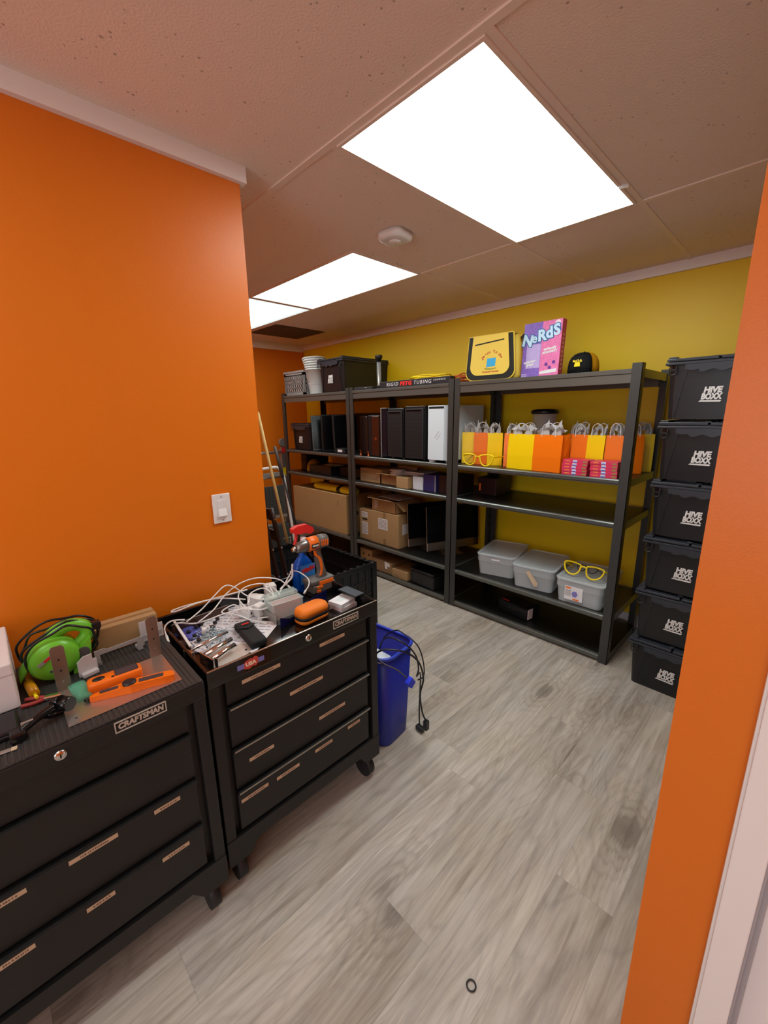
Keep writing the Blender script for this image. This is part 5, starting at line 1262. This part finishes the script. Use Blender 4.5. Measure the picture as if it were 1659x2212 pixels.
# suction mount
t = thing('camera_mount', 'black jointed suction mount at the front edge of the mat', 'mount', (-1.205, .010, LZ)); t.scale = (1.3, 1.3, 1.35)
b = MB(); b.lathe([(.024, 0), (.020, .006), (.012, .014), (.008, .02)], 20, c=(-.035, .012, 0)); b.build('suction_cup', mat('mount_black', (18,18,20), .18), t)
b = MB(); b.smooth = True; b.cyl((-.030, .012, .02), (-.010, .022, .03), .009, 12); b.cyl((-.012, .022, .022), (.004, .034, .022), .013, 14); b.build('ball_joint', MATS['mount_black'], t)
b = MB(); b.tube([(-.010, .010, .022), (.006, -.020, .020), (.014, -.040, .014)], .007, 8); b.build('arm', MATS['mount_black'], t)
b = MB(); b.box(.004, .028, -.058, -.034, 0, .018, .004); b.build('clamp', MATS['mount_black'], t)
b = MB(); b.box(.008, .012, -.040, -.022, .020, .026, .001); b.build('clip', M_galv, t)
# sheet metal bracket
t = thing('metal_bracket', 'copper-tinted sheet metal bracket with two upright arms', 'bracket', (-1.235, .170, LZ))
M_sm = mat('sheet_metal', (200,186,178), .28, .85)
b = MB(); b.box(-.095, .086, -.131, .131, 0, .0015); b.build('base_plate', M_sm, t)
for y0, lb in ((-.131, 0), (.099, 1)):
    b = MB(); b.loft([rr(.0015, .032, .0006, 1, .0, -.0945, y0+.016), rr(.0015, .032, .0006, 1, .128, -.0945, y0+.016), rr(.0015, .022, .0006, 1, .135, -.0945, y0+.016)]); b.build('upright_arm', mat('sheet_metal_dull', (150,135,122), .42, .9), t)
    for z in (.03, .062, .095):
        b = MB(); b.cyl((-.0936, y0+.016, z), (-.0932, y0+.016, z), .0026, 8); b.build('hole', M_gap if z > .05 else M_galv, t)
for x, y in ((.06, .112), (.055, .04), (.06, -.112), (0, -.118)):
    b = MB(); b.cyl((x, y, .0015), (x, y, .0018), .0028, 8); b.build('hole', M_gap, t)
# cable tester: toner and probe
t = thing('cable_toner', 'chunky orange cable tester with a round black button', 'tester', (-1.262, .163, LZ+.0018), R(86))
b = MB(); b.smooth = True; b.loft([rr(.125, .040, .009, 4, 0), rr(.130, .046, .011, 4, .006), rr(.130, .046, .011, 4, .026), rr(.122, .040, .010, 4, .031)]); b.build('tester_body', M_orpl, t)
b = MB(); b.box(.000, .056, -.015, .015, .0305, .0316, .003); b.build('display_panel', mat('tester_panel', (66,60,66), .4), t)
b = MB(); b.lathe([(.0125, .0305), (.012, .0325)], 20, c=(-.038, 0, 0), sx=1.2, sy=.85); b.build('button', M_plas, t)
b = MB(); b.lathe([(.004, .0305), (.004, .0322)], 12, c=(-.006, -.012, 0)); b.build('jack', M_gap, t)
t = thing('probe_wand', 'slim orange probe wand with a black dial, in front of the tester', 'tester', (-1.198, .187, LZ+.0018), R(74))
b = MB(); b.smooth = True; b.loft([[(x, -h, z) for z in (0,)]+[(x, h, 0), (x, h, tz), (x, -h, tz)] for x, h, tz in ((-.095, .006, .012), (-.085, .008, .014), (-.03, .013, .020), (0, .017, .024), (.03, .014, .022), (.08, .015, .022), (.10, .013, .020), (.106, .008, .016))]); o = b.build('wand_body', M_orpl, t)
for p in o.data.polygons: p.use_smooth = False
b = MB(); b.lathe([(.0165, .0225), (.017, .027), (.013, .029)], 16, c=(-.004, 0, 0)); b.build('dial', mat('tester_dial', (38,38,44), .3), t)
b = MB(); b.box(.018, .078, -.008, .008, .0215, .0235, .002); b.build('switch_panel', MATS['tester_panel'], t)
b = MB(); b.prism([(-.072, -.003), (-.030, -.007), (-.030, .007), (-.072, .003)], .0165, .0205, 'z'); b.build('window', MATS['tester_panel'], t)
b = MB(); b.cyl((-.094, 0, .006), (-.108, 0, .006), .006, 10, .004); b.build('tip', M_plas, t)
# green plastic wrap
b = MB(); b.smooth = True; b.loft([rr(.09, .035, .01, 3, 0), rr(.095, .040, .012, 3, .010), rr(.06, .020, .008, 3, .018)])
tag(b.build('plastic_wrap', mat('wrap_green', (110,196,160), .15, alpha=.45, bump=1, bscale=40), None, (-1.285, .084, LZ+.002), (0, 0, .1)), 'crinkled pale green plastic wrap left of the orange tester', 'plastic wrap')
# long cardboard box and grey rack brackets
t = thing('cardboard_box', 'long narrow cardboard box behind the bracket, against the orange wall', 'cardboard box', (-1.50, .247, LZ), R(-1))
b = MB(); b.box(-.033, .033, -.088, .088, 0, .082, .001); b.build('box_body', M_card, t); b = MB(); b.box(-.006, .006, -.089, .089, .0818, .0824); b.build('tape', M_tape, t)
t = thing('rack_bracket', 'pale grey plastic rack bracket with stepped cut-outs in front of the long box', 'bracket', (-1.405, .225, LZ), R(5))
b = MB(); b.prism([(-.085, .0), (-.072, .0), (-.072, .034), (.030, .034), (.030, .012), (.050, .012), (.050, .030), (.105, .030), (.105, .044), (-.050, .044), (-.060, .050), (-.085, .050)], -.004, .0, 'x'); b.build('bracket_plate', M_grey, t)
b = MB(); b.box(-.030, 0, .030, .045, 0, .012, .001); b.box(-.030, 0, -.085, -.070, 0, .010, .001); b.build('foot', M_grey, t)
t = thing('rack_bracket', 'pale grey bracket piece at the right back corner of the mat', 'bracket', (-1.455, .305, LZ), R(2))
b = MB(); b.prism([(-.03, .0), (.040, .0), (.040, .050), (.026, .050), (.026, .062), (.008, .062), (.008, .072), (-.03, .072)], -.003, .0, 'x'); b.build('bracket_plate', mat('bracket_light', (192,184,184), .5), t)
t = thing('rack_bracket', 'pale grey bracket end beside the green blower', 'bracket', (-1.375, .120, LZ), R(12))
b = MB(); b.prism([(-.026, .0), (.022, .0), (.022, .040), (.012, .040), (.012, .058), (-.010, .058), (-.026, .046)], -.004, .0, 'x'); b.box(0, .018, -.022, .018, 0, .012, .002); b.build('bracket_plate', mat('bracket_light', (192,184,184), .5), t)
